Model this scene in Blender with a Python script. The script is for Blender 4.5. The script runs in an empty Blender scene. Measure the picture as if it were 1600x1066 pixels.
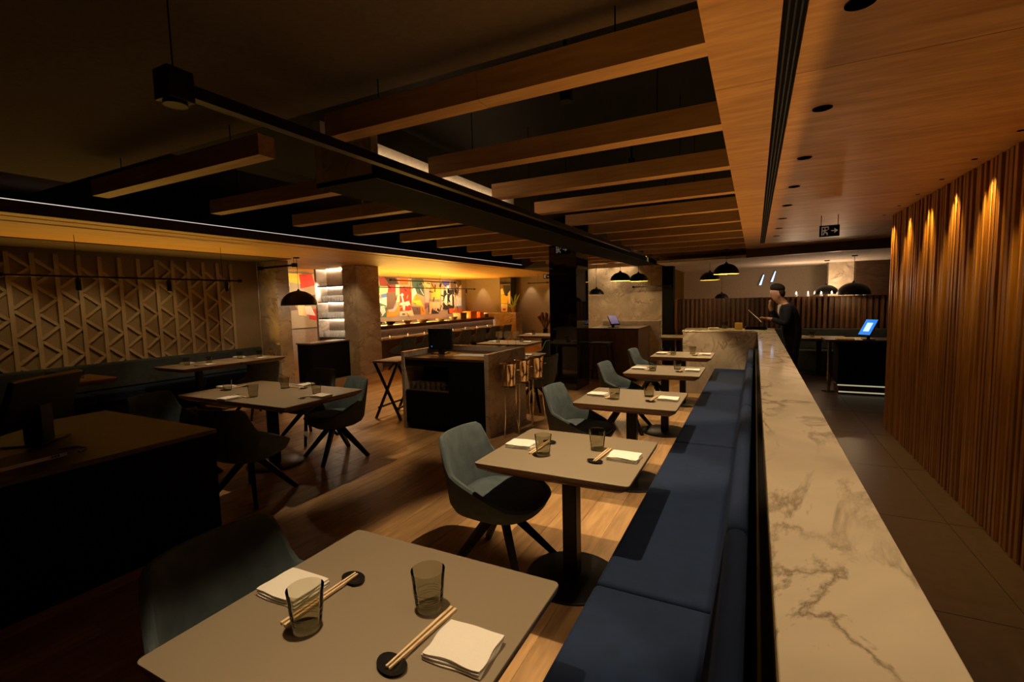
import bpy, bmesh, math, random
from mathutils import Vector, Matrix
random.seed(7)
PI = math.pi
S = bpy.context.scene
COL = S.collection

# ---------------------------------------------------------------- camera
cam_d = bpy.data.cameras.new('camera'); cam = bpy.data.objects.new('camera', cam_d); COL.objects.link(cam)
cam_d.sensor_width = 36.0; cam_d.lens = 16.671; cam_d.clip_start = 0.02; cam_d.clip_end = 100
M = Matrix(((0.890347, -0.017193, 0.454958), (0.454652, 0.086145, -0.886493), (-0.023951, 0.996134, 0.084515)))
cam.matrix_world = Matrix.Translation((0, 0, 1.62)) @ M.to_4x4()
S.camera = cam

# ---------------------------------------------------------------- world, view
w = bpy.data.worlds.new('world'); S.world = w; w.use_nodes = True
w.node_tree.nodes['Background'].inputs[0].default_value = (0.9, 0.7, 0.5, 1)
w.node_tree.nodes['Background'].inputs[1].default_value = 0.004
S.view_settings.view_transform = 'Standard'; S.view_settings.look = 'None'
S.view_settings.exposure = 0.0; S.view_settings.gamma = 1.0; S.view_settings.use_curve_mapping = False
WARM = (1.0, 0.70, 0.38); AMBER = (1.0, 0.52, 0.16); SOFT = (1.0, 0.80, 0.56)

# ---------------------------------------------------------------- room lamps (recessed, track and shelf lighting) and added unseen lamps
def spot(loc, target, power, angle, blend=0.3, color=WARM, r=0.02, name='spot_lamp'):
    d = bpy.data.lights.new(name, 'SPOT'); d.energy = power; d.color = color
    d.spot_size = math.radians(angle); d.spot_blend = blend; d.shadow_soft_size = r
    o = bpy.data.objects.new(name, d); COL.objects.link(o); o.location = loc
    o.rotation_euler = (Vector(target) - Vector(loc)).to_track_quat('-Z', 'Y').to_euler()
    return o
def point(loc, power, color=WARM, r=0.03, name='point_lamp'):
    d = bpy.data.lights.new(name, 'POINT'); d.energy = power; d.color = color; d.shadow_soft_size = r
    o = bpy.data.objects.new(name, d); COL.objects.link(o); o.location = loc
    return o
def area(loc, target, sx, sy, power, color=WARM, name='strip_lamp'):
    d = bpy.data.lights.new(name, 'AREA'); d.shape = 'RECTANGLE'; d.size = sx; d.size_y = sy; d.energy = power; d.color = color
    o = bpy.data.objects.new(name, d); COL.objects.link(o); o.location = loc
    o.rotation_euler = (Vector(target) - Vector(loc)).to_track_quat('-Z', 'Y').to_euler()
    return o
TABLES = [(-0.94, 0.925), (-0.925, 2.505), (-0.945, 4.115), (-0.945, 5.835), (-0.955, 7.505)]
GOLD = (1.0, 0.60, 0.20)
def strip(loc, direction, length, width, power, color=GOLD, name='led_line', spread=180):       # linear lamp lying along y
    d = bpy.data.lights.new(name, 'AREA'); d.shape = 'RECTANGLE'; d.size = width; d.size_y = length; d.energy = power; d.color = color; d.spread = math.radians(spread)
    o = bpy.data.objects.new(name, d); COL.objects.link(o)
    z = -Vector(direction).normalized(); y = Vector((0, 1, 0)); x = y.cross(z).normalized()
    o.matrix_world = Matrix.Translation(loc) @ Matrix((x, y, z)).transposed().to_4x4()
    return o
for k, (tx, ty) in enumerate(TABLES):                     # narrow spots straight above the bench tables
    spot((tx-0.01, ty+0.03, 2.70 if ty < 1.6 else 2.66), (tx+(0.06 if k == 0 else 0.0), ty+0.02, 0), (130, 225, 225, 210, 200)[k], 44 if k == 0 else 64, 0.3, WARM, 0.012)
spot((-4.35, 3.2, 2.66), (-4.3, 3.2, 0.75), 85, 58, 0.4)
spot((-7.0, 4.1, 1.98), (-7.7, 4.3, 0.75), 26, 60, 0.4); spot((-7.0, 4.9, 1.98), (-7.7, 5.1, 0.75), 26, 60, 0.4); spot((-7.0, 2.65, 1.98), (-7.9, 2.7, 0.75), 16, 50, 0.4)
for y in (2.5, 3.4, 4.3): spot((-7.75, y, 2.48), (-8.7, y, 1.15), 19, 60, 0.9, (1.0, 0.66, 0.28))      # relief wall wash
spot((-3.6, 6.6, 2.66), (-3.6, 6.7, 0), 110, 60, 0.35); spot((-4.6, 8.8, 2.66), (-4.6, 8.85, 0), 140, 60, 0.35); spot((-4.75, 11.1, 2.66), (-4.75, 11.0, 0), 120, 60, 0.35)
spot((-2.3, 3.3, 2.66), (-2.35, 2.95, 0), 120, 62, 0.3)    # floor between the rows
spot((-3.0, 4.3, 2.66), (-3.2, 4.9, 0.6), 70, 60, 0.5)     # waiter station
spot((-5.3, 6.2, 2.66), (-5.3, 6.2, 0), 170, 80, 0.5)
spot((-7.3, 7.3, 2.48), (-8.2, 7.6, 1.0), 40, 80, 0.6)     # stone columns
spot((-7.5, 5.0, 2.48), (-8.4, 6.1, 1.2), 22, 60, 0.7)
for k in range(8): spot((0.27, 1.85+0.923*k, 2.49), (0.20, 1.85+0.923*k, 0), 32, 95, 0.8, WARM, 0.035)      # downlights over the marble divider
spot((0.27, 0.9, 2.49), (0.2, 0.9, 0), 32, 95, 0.8, WARM, 0.035)
for k in range(-1, 6): spot((1.315, 3.74+0.632*k, 2.488), (1.40, 3.74+0.632*k, 1.35), 62, 62, 0.9, (1.0, 0.62, 0.10), 0.012)   # slat wall spots
for k in range(7): spot((-9.2, 8.0+1.15*k, 2.05), (-10.36, 8.0+1.15*k, 1.7), 60, 100, 0.6, SOFT, 0.03)           # mural wash
for (x, y) in ((-9.6, 16.0), (-7.5, 16.0), (-6.6, 16.0)): spot((x, y, 2.48), (x, 16.29, 1.2), 22, 60, 0.6, WARM, 0.02)
for x in (-3.6, -2.95): spot((x, 11.8, 2.9), (x, 12.1, 1.6), 60, 70, 0.6, WARM, 0.02)
spot((-2.4, 10.6, 2.7), (-2.6, 12.1, 1.3), 70, 80, 0.8, WARM, 0.02)
strip((-9.08, 12.0, 1.09), (0.25, 0, 1), 6.0, 0.04, 240, (1, .55, .10), 'added_bar_uplight')  # added unseen uplight on the bar, brightens the amber ceiling
strip((-8.52, 12.0, 1.0), (0.8, 0, -1), 6.3, 0.02, 75, SOFT, 'bar_counter_light')
strip((-8.52, 3.9, 0.86), (0.85, 0, 1), 4.0, 0.02, 20, (1, .53, .08), 'added_wall_bench_uplight', 110)  # added unseen uplight behind the wall bench, warms the left ceiling
strip((0.012, 3.9, 0.81), (-0.16, 0, 1), 8.4, 0.012, 16, (1, .52, .12), 'added_bench_uplight', 80)      # added unseen uplight behind the bench back, for the ceiling glow
strip((0.298, 3.9, 1.0), (0.32, 0, 1), 8.4, 0.01, 4.5, (1, .5, .15), 'added_divider_uplight', 80)       # added unseen uplight under the marble edge, for the aisle ceiling
spot((-0.5, 9.3, 2.48), (-0.6, 8.7, 1.0), 60, 70, 0.6, (1, .62, .15), 0.03)
spot((-2.0, 10.4, 2.6), (-2.1, 10.5, 1.0), 60, 60, 0.6, (1, .62, .15), 0.03)
strip((-2.40, 3.7, 2.60), (-1, 0, -0.3), 2.2, 0.02, 13, WARM, 'lintel_tube')
for x in (0.8, 1.62): point((x, 13.1, 1.75), 26.0, (1, .68, .42), 0.03, 'candle_fill')  # added unseen lamps behind the low screen, brighten far wall and ceiling
for x in (1.0, 1.5): point((x, 11.85, 1.70), 3.0, (1, .68, .42), 0.03, 'candle_fill')  # added small lamps in front of the candles, brighten the slats
spot((-0.5, 8.2, 2.46), (0.32, 8.82, 1.5), 26, 34, 0.7, SOFT, 0.03)  # added unseen spot that lights the man's face


# ---------------------------------------------------------------- materials
def new_mat(name):
    m = bpy.data.materials.new(name); m.use_nodes = True
    nt = m.node_tree; b = nt.nodes['Principled BSDF']
    return m, nt, b
def N(nt, t, **k):
    n = nt.nodes.new(t)
    for a, v in k.items(): setattr(n, a, v)
    return n
def ramp(nt, stops):
    r = N(nt, 'ShaderNodeValToRGB'); e = r.color_ramp.elements
    while len(e) < len(stops): e.new(0.5)
    for i, (p, c) in enumerate(stops): e[i].position = p; e[i].color = (*c, 1)
    return r
def coords(nt, scale, jitter=True):
    tc = N(nt, 'ShaderNodeTexCoord'); mp = N(nt, 'ShaderNodeMapping'); mp.inputs['Scale'].default_value = scale
    if jitter:
        oi = N(nt, 'ShaderNodeObjectInfo'); ad = N(nt, 'ShaderNodeVectorMath', operation='MULTIPLY_ADD')
        nt.links.new(oi.outputs['Random'], ad.inputs[0]); ad.inputs[1].default_value = (17, 31, 23)
        nt.links.new(tc.outputs['Object'], ad.inputs[2]); nt.links.new(ad.outputs[0], mp.inputs['Vector'])
    else: nt.links.new(tc.outputs['Object'], mp.inputs['Vector'])
    return mp
def plain(name, col, rough=0.6, metal=0.0, spec=0.5, noise=0.12, nscale=30, bump=0.0):
    m, nt, b = new_mat(name)
    mp = coords(nt, (nscale,)*3, False); no = N(nt, 'ShaderNodeTexNoise'); no.inputs['Detail'].default_value = 4
    nt.links.new(mp.outputs[0], no.inputs['Vector'])
    r = ramp(nt, [(0.3, tuple(c*(1-noise) for c in col)), (0.7, tuple(min(1, c*(1+noise)) for c in col))])
    nt.links.new(no.outputs['Fac'], r.inputs[0]); nt.links.new(r.outputs[0], b.inputs['Base Color'])
    b.inputs['Roughness'].default_value = rough; b.inputs['Metallic'].default_value = metal; b.inputs['Specular IOR Level'].default_value = spec
    if bump:
        bp = N(nt, 'ShaderNodeBump'); bp.inputs['Strength'].default_value = bump; bp.inputs['Distance'].default_value = 0.002
        nt.links.new(no.outputs['Fac'], bp.inputs['Height']); nt.links.new(bp.outputs[0], b.inputs['Normal'])
    return m
def wood(name, dark, light, scale, rough=0.45, tint=0.25, ring=0.55):
    # scale: small along the grain, large across it
    m, nt, b = new_mat(name)
    mp = coords(nt, scale)
    n1 = N(nt, 'ShaderNodeTexNoise'); n1.inputs['Scale'].default_value = 1.0; n1.inputs['Detail'].default_value = 6; n1.inputs['Distortion'].default_value = 1.2
    nt.links.new(mp.outputs[0], n1.inputs['Vector'])
    mp2 = coords(nt, tuple(s*6 for s in scale)); n2 = N(nt, 'ShaderNodeTexNoise'); n2.inputs['Scale'].default_value = 1.0; n2.inputs['Detail'].default_value = 3
    nt.links.new(mp2.outputs[0], n2.inputs['Vector'])
    mx = N(nt, 'ShaderNodeMath', operation='MULTIPLY_ADD'); mx.inputs[1].default_value = 1-ring; 
    sc = N(nt, 'ShaderNodeMath', operation='MULTIPLY'); sc.inputs[1].default_value = ring
    nt.links.new(n1.outputs['Fac'], sc.inputs[0]); nt.links.new(n2.outputs['Fac'], mx.inputs[0]); nt.links.new(sc.outputs[0], mx.inputs[2])
    r = ramp(nt, [(0.36, dark), (0.5, tuple((a+c)/2 for a, c in zip(dark, light))), (0.62, light)])
    nt.links.new(mx.outputs[0], r.inputs[0])
    oi = N(nt, 'ShaderNodeObjectInfo'); mr = N(nt, 'ShaderNodeMapRange'); mr.inputs[3].default_value = 1-tint; mr.inputs[4].default_value = 1.0
    nt.links.new(oi.outputs['Random'], mr.inputs[0])
    mm = N(nt, 'ShaderNodeVectorMath', operation='SCALE'); nt.links.new(r.outputs[0], mm.inputs[0]); nt.links.new(mr.outputs[0], mm.inputs['Scale'])
    nt.links.new(mm.outputs[0], b.inputs['Base Color']); b.inputs['Roughness'].default_value = rough
    bp = N(nt, 'ShaderNodeBump'); bp.inputs['Strength'].default_value = 0.15; bp.inputs['Distance'].default_value = 0.001
    nt.links.new(mx.outputs[0], bp.inputs['Height']); nt.links.new(bp.outputs[0], b.inputs['Normal'])
    return m
def marble(name, base, vein, scale=2.0, rough=0.12, cloud=0.25, amount=0.5):
    m, nt, b = new_mat(name)
    mp = coords(nt, (scale, scale*0.55, scale), False)
    n0 = N(nt, 'ShaderNodeTexNoise'); n0.inputs['Scale'].default_value = 1.3; n0.inputs['Detail'].default_value = 8; n0.inputs['Distortion'].default_value = 0.8
    nt.links.new(mp.outputs[0], n0.inputs['Vector'])
    n1 = N(nt, 'ShaderNodeTexNoise'); n1.inputs['Scale'].default_value = 0.9; n1.inputs['Detail'].default_value = 7; n1.inputs['Roughness'].default_value = 0.62; n1.inputs['Distortion'].default_value = 1.5
    nt.links.new(mp.outputs[0], n1.inputs['Vector'])
    sub = N(nt, 'ShaderNodeMath', operation='SUBTRACT'); sub.inputs[1].default_value = 0.5; nt.links.new(n1.outputs['Fac'], sub.inputs[0])
    ab = N(nt, 'ShaderNodeMath', operation='ABSOLUTE'); nt.links.new(sub.outputs[0], ab.inputs[0])
    v = ramp(nt, [(0.0, (1, 1, 1)), (0.007, (0.7, 0.7, 0.7)), (0.032, (0, 0, 0))]); nt.links.new(ab.outputs[0], v.inputs[0])
    msk = ramp(nt, [(0.42, (0, 0, 0)), (0.58, (1, 1, 1))]); nt.links.new(n0.outputs['Fac'], msk.inputs[0])
    mul = N(nt, 'ShaderNodeMath', operation='MULTIPLY'); nt.links.new(v.outputs[0], mul.inputs[0]); nt.links.new(msk.outputs[0], mul.inputs[1])
    am = N(nt, 'ShaderNodeMath', operation='MULTIPLY'); am.inputs[1].default_value = amount; nt.links.new(mul.outputs[0], am.inputs[0])
    cl = ramp(nt, [(0.3, tuple(c*(1-cloud) for c in base)), (0.65, base)]); nt.links.new(n0.outputs['Fac'], cl.inputs[0])
    mix = N(nt, 'ShaderNodeMix', data_type='RGBA'); nt.links.new(am.outputs[0], mix.inputs[0]); nt.links.new(cl.outputs[0], mix.inputs[6]); mix.inputs[7].default_value = (*vein, 1)
    nt.links.new(mix.outputs[2], b.inputs['Base Color']); b.inputs['Roughness'].default_value = rough
    return m
def emit(name, col, strength):
    m, nt, b = new_mat(name); b.inputs['Base Color'].default_value = (*col, 1)
    b.inputs['Emission Color'].default_value = (*col, 1); b.inputs['Emission Strength'].default_value = strength
    return m
def glassy(name, tint, gloss_rough=0.03, blend=0.3):
    m = bpy.data.materials.new(name); m.use_nodes = True; nt = m.node_tree; nt.nodes.clear()
    out = N(nt, 'ShaderNodeOutputMaterial'); mix = N(nt, 'ShaderNodeMixShader'); t = N(nt, 'ShaderNodeBsdfTransparent'); g = N(nt, 'ShaderNodeBsdfGlossy')
    t.inputs[0].default_value = (*tint, 1); g.inputs['Roughness'].default_value = gloss_rough; g.inputs[0].default_value = (0.9, 0.9, 0.9, 1)
    f = N(nt, 'ShaderNodeLayerWeight'); f.inputs[0].default_value = blend
    nt.links.new(f.outputs['Fresnel'], mix.inputs[0]); nt.links.new(t.outputs[0], mix.inputs[1]); nt.links.new(g.outputs[0], mix.inputs[2]); nt.links.new(mix.outputs[0], out.inputs[0])
    return m
def milky(name, amount, col=(0.9, 0.86, 0.8)):
    m = bpy.data.materials.new(name); m.use_nodes = True; nt = m.node_tree; nt.nodes.clear()
    out = N(nt, 'ShaderNodeOutputMaterial'); mix = N(nt, 'ShaderNodeMixShader'); t = N(nt, 'ShaderNodeBsdfTransparent'); g = N(nt, 'ShaderNodeBsdfTranslucent')
    d = N(nt, 'ShaderNodeBsdfGlossy'); d.inputs['Roughness'].default_value = 0.15; m2 = N(nt, 'ShaderNodeMixShader'); m2.inputs[0].default_value = 0.35
    g.inputs[0].default_value = (*col, 1); mix.inputs[0].default_value = amount
    nt.links.new(g.outputs[0], m2.inputs[1]); nt.links.new(d.outputs[0], m2.inputs[2])
    nt.links.new(t.outputs[0], mix.inputs[1]); nt.links.new(m2.outputs[0], mix.inputs[2]); nt.links.new(mix.outputs[0], out.inputs[0])
    return m
def fabric(name, col, sheen=0.3, scale=900):
    m, nt, b = new_mat(name)
    mp = coords(nt, (1, 1, 1), False); n1 = N(nt, 'ShaderNodeTexNoise'); n1.inputs['Scale'].default_value = 14; n1.inputs['Detail'].default_value = 5
    n2 = N(nt, 'ShaderNodeTexNoise'); n2.inputs['Scale'].default_value = scale
    nt.links.new(mp.outputs[0], n1.inputs['Vector']); nt.links.new(mp.outputs[0], n2.inputs['Vector'])
    r = ramp(nt, [(0.25, tuple(c*0.75 for c in col)), (0.75, tuple(c*1.15 for c in col))]); nt.links.new(n1.outputs['Fac'], r.inputs[0])
    nt.links.new(r.outputs[0], b.inputs['Base Color']); b.inputs['Roughness'].default_value = 0.85
    b.inputs['Sheen Weight'].default_value = sheen; b.inputs['Sheen Roughness'].default_value = 0.4; b.inputs['Sheen Tint'].default_value = (*[min(1, c*4+0.05) for c in col], 1)
    b.inputs['Specular IOR Level'].default_value = 0.2
    bp = N(nt, 'ShaderNodeBump'); bp.inputs['Strength'].default_value = 0.2; bp.inputs['Distance'].default_value = 0.0008
    nt.links.new(n2.outputs['Fac'], bp.inputs['Height']); nt.links.new(bp.outputs[0], b.inputs['Normal'])
    return m

MT = dict(
 floor=wood('oak_floor', (0.33, 0.185, 0.078), (0.56, 0.34, 0.150), (5.5, 0.7, 5), 0.42, 0.3),
 ceil=wood('oak_veneer', (0.40, 0.20, 0.07), (0.62, 0.34, 0.135), (1.0, 7, 4), 0.5, 0.12),
 lceil=wood('amber_veneer', (0.62, 0.34, 0.09), (0.75, 0.44, 0.13), (4, 0.7, 4), 0.5, 0.05),
 beam=wood('beam_oak', (0.44, 0.23, 0.08), (0.62, 0.35, 0.13), (0.8, 9, 9), 0.5, 0.12),
 slat=wood('slat_wood', (0.24, 0.085, 0.024), (0.42, 0.185, 0.05), (9, 9, 0.6), 0.4, 0.3),
 slat2=wood('dark_slat_wood', (0.07, 0.032, 0.015), (0.13, 0.06, 0.028), (9, 9, 0.6), 0.4, 0.3),
 dwood=wood('dark_wood', (0.035, 0.017, 0.009), (0.075, 0.038, 0.02), (1.2, 7, 7), 0.35, 0.1),
 ctop=wood('ebony_top', (0.016, 0.009, 0.006), (0.034, 0.018, 0.011), (1.2, 7, 7), 0.4, 0.1),
 mwood=wood('brown_panel_wood', (0.11, 0.065, 0.042), (0.18, 0.11, 0.075), (5, 5, 0.7), 0.5, 0.1),
 chop=wood('pale_wood', (0.72, 0.52, 0.30), (0.86, 0.66, 0.42), (60, 4, 60), 0.55, 0.1),
 marble=marble('counter_marble', (0.82, 0.73, 0.56), (0.24, 0.18, 0.12), 2.0, 0.1, 0.30, 0.85),
 marble2=marble('wall_marble', (0.56, 0.45, 0.32), (0.13, 0.085, 0.055), 2.0, 0.16, 0.45, 0.8),
 marble3=marble('grey_brown_marble', (0.46, 0.37, 0.30), (0.12, 0.08, 0.05), 2.2, 0.2, 0.4, 0.6),
 plaster=plain('brown_plaster', (0.085, 0.058, 0.040), 0.9, nscale=8),
 cplaster=plain('pale_plaster', (0.55, 0.46, 0.38), 0.9, nscale=5),
 tan=plain('tan_wall', (0.34, 0.27, 0.19), 0.85, nscale=6),
 relief=plain('relief_wall_paint', (0.23, 0.175, 0.10), 0.8, nscale=12),
 relief2=plain('relief_strip_paint', (0.36, 0.285, 0.175), 0.7, nscale=12),
 black=plain('black_paint', (0.004, 0.004, 0.004), 0.8, 0.0, 0.1, nscale=20),
 bmetal=plain('black_metal', (0.012, 0.012, 0.012), 0.4, 0.6, nscale=60),
 bgloss=plain('black_gloss', (0.008, 0.008, 0.008), 0.04, 0, 0.8, nscale=10),
 navy=fabric('navy_velvet', (0.0042, 0.0135, 0.044), 0.12),
 teal=fabric('teal_wool', (0.082, 0.108, 0.122), 0.10),
 darkteal=fabric('dark_upholstery', (0.03, 0.04, 0.045), 0.15),
 top=plain('taupe_laminate', (0.245, 0.200, 0.140), 0.5, 0, 0.4, 0.14, 380, 0.25),
 edge=wood('table_edge_wood', (0.12, 0.062, 0.042), (0.20, 0.105, 0.07), (3, 3, 20), 0.4, 0.1),
 linen=plain('white_linen', (0.78, 0.75, 0.70), 0.85, nscale=120, noise=0.05, bump=0.2),
 ceramic=plain('black_ceramic', (0.012, 0.011, 0.010), 0.25, 0, 0.6, nscale=40),
 smoke=glassy('smoked_glass', (0.84, 0.83, 0.76), 0.03, 0.12),
 clear=glassy('clear_glass', (0.93, 0.92, 0.90), 0.03, 0.42),
 shelfglass=milky('bright_glass', 0.22),
 thread=milky('glass_thread', 0.5, (0.7, 0.68, 0.6)),
 copper=plain('polished_steel_bucket', (0.78, 0.66, 0.52), 0.14, 1.0, nscale=15),
 chrome=plain('chrome', (0.7, 0.68, 0.64), 0.12, 1.0, nscale=15),
 tile=plain('dark_floor_tile', (0.045, 0.027, 0.024), 0.35, 0, 0.5, 0.2, 3),
 grout=plain('dark_grout', (0.02, 0.015, 0.013), 0.9),
 paper=plain('white_paper', (0.75, 0.73, 0.72), 0.7, noise=0.03),
 screen=emit('lit_screen', (0.03, 0.22, 0.75), 1.1),
 screen2=emit('white_blue_screen', (0.45, 0.60, 1.0), 1.6),
 dimscreen=emit('dim_screen', (0.10, 0.11, 0.42), 0.28),
 led=emit('led_strip', (1.0, 0.83, 0.72), 0.75),
 shelfled=emit('shelf_led', (1.0, 0.80, 0.55), 80.0),
 ledbar=emit('bar_led', (1.0, 0.82, 0.56), 5.0),
 bulb=emit('warm_bulb', (1.0, 0.78, 0.45), 14.0),
 dimbulb=emit('dim_bulb', (1.0, 0.66, 0.30), 1.2),
 baselight=emit('base_light', (0.85, 0.80, 0.50), 0.38),
 flame=emit('candle_flame', (1.0, 0.75, 0.45), 25.0),
 signw=emit('sign_white', (0.55, 0.56, 0.48), 0.10),
 suit=fabric('dark_suit', (0.014, 0.015, 0.022), 0.1),
 skin=plain('skin', (0.46, 0.25, 0.16), 0.55, nscale=20, noise=0.08),
 hair=plain('dark_hair', (0.010, 0.007, 0.005), 0.95, nscale=80, noise=0.4),
 shirt=plain('white_shirt', (0.6, 0.58, 0.55), 0.8),
 leaf=plain('lime_leaf', (0.30, 0.42, 0.05), 0.45, nscale=20),
 stem=plain('dry_stem', (0.10, 0.055, 0.035), 0.7),
 pot=plain('clay_pot', (0.42, 0.30, 0.19), 0.7),
 orange=plain('orange_lacquer', (0.75, 0.20, 0.03), 0.3),
 ywood=plain('yellow_box_card', (0.62, 0.42, 0.08), 0.7),
)
PAINT = dict(dkred=(.22,.04,.03), black=(.03,.025,.02), cream=(.75,.62,.36), green=(.05,.35,.10), blue=(.10,.22,.60), white=(.85,.80,.66), dkgreen=(.08,.20,.10),
 brown=(.16,.10,.06), red=(.62,.04,.02), orange=(.85,.33,.03), pink=(.80,.45,.40), redorange=(.70,.15,.03), teal=(.06,.13,.12), yellow=(.85,.58,.05), orange2=(.85,.50,.06),
 lilac=(.50,.45,.48), purple=(.25,.10,.18), grey=(.30,.27,.24), peach=(.80,.52,.24), blue2=(.10,.09,.40), skyblue=(.25,.40,.60), base=(.40,.31,.19))
for k, c in PAINT.items(): MT['p_'+k] = plain('mural_'+k, c, 0.7, noise=0.25, nscale=25)

# ---------------------------------------------------------------- mesh helpers
class MB:
    def __init__(s): s.v = []; s.f = []
    def add(s, vs, fs):
        o = len(s.v); s.v += [tuple(p) for p in vs]; s.f += [tuple(i+o for i in f) for f in fs]; return s
    def box(s, x0, x1, y0, y1, z0, z1):
        return s.add([(x0,y0,z0),(x1,y0,z0),(x1,y1,z0),(x0,y1,z0),(x0,y0,z1),(x1,y0,z1),(x1,y1,z1),(x0,y1,z1)],
            [(3,2,1,0),(4,5,6,7),(0,1,5,4),(1,2,6,5),(2,3,7,6),(3,0,4,7)])
    def bar(s, p, q, w, h=None, w2=None):
        h = h or w; p = Vector(p); q = Vector(q); d = (q-p).normalized()
        u = d.cross(Vector((0,0,1)));  u = Vector((1,0,0)) if u.length < 1e-4 else u.normalized()
        n = u.cross(d).normalized(); k = (w2/w) if w2 else 1
        vs = [p+u*a*w/2+n*b*h/2 for a, b in ((-1,-1),(1,-1),(1,1),(-1,1))] + [q+u*a*k*w/2+n*b*k*h/2 for a, b in ((-1,-1),(1,-1),(1,1),(-1,1))]
        return s.add(vs, [(3,2,1,0),(4,5,6,7),(0,1,5,4),(1,2,6,5),(2,3,7,6),(3,0,4,7)])
    def prism(s, poly, a0, a1, axis='z'):
        n = len(poly)
        f = {'z': lambda p, a: (p[0], p[1], a), 'x': lambda p, a: (a, p[0], p[1]), 'y': lambda p, a: (p[0], a, p[1])}[axis]
        vs = [f(p, a0) for p in poly] + [f(p, a1) for p in poly]
        return s.add(vs, [tuple(range(n))[::-1], tuple(range(n, 2*n))] + [(i, (i+1) % n, n+(i+1) % n, n+i) for i in range(n)])
    def lathe(s, prof, n=24, c=(0,0,0), sx=1, sy=1, cap=True):
        vs = []; fs = []
        for r, z in prof:
            for i in range(n):
                a = 2*PI*i/n; vs.append((c[0]+r*sx*math.cos(a), c[1]+r*sy*math.sin(a), c[2]+z))
        for j in range(len(prof)-1):
            for i in range(n):
                fs.append((j*n+i, j*n+(i+1) % n, (j+1)*n+(i+1) % n, (j+1)*n+i))
        if cap and prof[0][0] > 1e-6: fs.append(tuple(range(n))[::-1])
        if cap and prof[-1][0] > 1e-6: fs.append(tuple((len(prof)-1)*n+i for i in range(n)))
        return s.add(vs, fs)
    def tube(s, path, r, n=8):
        path = [Vector(p) for p in path]; rs = r if isinstance(r, (list, tuple)) else [r]*len(path); vs = []; fs = []
        for k, p in enumerate(path):
            d = (path[min(k+1, len(path)-1)] - path[max(k-1, 0)]).normalized()
            u = d.cross(Vector((0.13,0.21,1))).normalized(); v = d.cross(u)
            for i in range(n):
                a = 2*PI*i/n; vs.append(p + (u*math.cos(a)+v*math.sin(a))*rs[k])
        for k in range(len(path)-1):
            for i in range(n): fs.append((k*n+i, k*n+(i+1) % n, (k+1)*n+(i+1) % n, (k+1)*n+i))
        fs.append(tuple(range(n))[::-1]); fs.append(tuple((len(path)-1)*n+i for i in range(n)))
        return s.add(vs, fs)
    def ball(s, c, rx, ry=None, rz=None, n=14, m=9):
        ry = ry or rx; rz = rz or rx
        prof = [(max(1e-4, math.sin(PI*j/m)), -math.cos(PI*j/m)) for j in range(m+1)]
        vs = []; fs = []
        for r, z in prof:
            for i in range(n): vs.append((c[0]+rx*r*math.cos(2*PI*i/n), c[1]+ry*r*math.sin(2*PI*i/n), c[2]+rz*z))
        for j in range(m):
            for i in range(n): fs.append((j*n+i, j*n+(i+1) % n, (j+1)*n+(i+1) % n, (j+1)*n+i))
        return s.add(vs, fs)
    def build(s, name, mat, parent=None, smooth=False, bevel=0, seg=2, loc=None, rotz=0):
        me = bpy.data.meshes.new(name); me.from_pydata(s.v, [], s.f); me.update()
        bm = bmesh.new(); bm.from_mesh(me); bmesh.ops.recalc_face_normals(bm, faces=bm.faces); bm.to_mesh(me); bm.free()
        me.materials.append(MT[mat] if isinstance(mat, str) else mat)
        if smooth:
            me.polygons.foreach_set('use_smooth', [True]*len(me.polygons))
            me.set_sharp_from_angle(angle=math.radians(40))
        o = bpy.data.objects.new(name, me); COL.objects.link(o)
        if parent: o.parent = parent
        if loc: o.location = loc
        o.rotation_euler.z = rotz
        if bevel:
            b = o.modifiers.new('bevel', 'BEVEL'); b.width = bevel; b.segments = seg; b.limit_method = 'ANGLE'
            if not smooth: me.polygons.foreach_set('use_smooth', [True]*len(me.polygons)); me.set_sharp_from_angle(angle=math.radians(40))
        return o
def tag(o, label, cat, group=None, kind=None):
    if label: o['label'] = label
    if cat: o['category'] = cat
    if group: o['group'] = group
    if kind: o['kind'] = kind
    return o
def thing(name, label, cat, loc=(0,0,0), rotz=0, group=None):
    o = bpy.data.objects.new(name, None); COL.objects.link(o); o.empty_display_size = 0.1
    o.location = loc; o.rotation_euler.z = rotz
    return tag(o, label, cat, group)
def dup(root, loc, rotz=0, label=None, group=None, parent=None):
    r = root.copy(); COL.objects.link(r); r.location = loc; r.rotation_euler.z = rotz
    if label: r['label'] = label
    if group: r['group'] = group
    for ch in root.children:
        c = ch.copy(); COL.objects.link(c); c.parent = r
        for g in ch.children:
            d = g.copy(); COL.objects.link(d); d.parent = c
    return r
def piece(src, parent, loc, rot=None):      # an alike piece that shares mesh data
    o = src.copy(); COL.objects.link(o); o.parent = parent; o.location = loc
    if rot: o.rotation_euler = rot
    return o
def struct(name, mb, mat, **k):
    o = mb.build(name, mat, **k); o['kind'] = 'structure'; return o
def sroot(name):
    o = bpy.data.objects.new(name, None); COL.objects.link(o); o['kind'] = 'structure'; return o
ORD = ['nearest', 'second', 'third', 'fourth', 'fifth', 'sixth', 'seventh', 'eighth', 'ninth', 'tenth', 'eleventh', 'twelfth']

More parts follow.
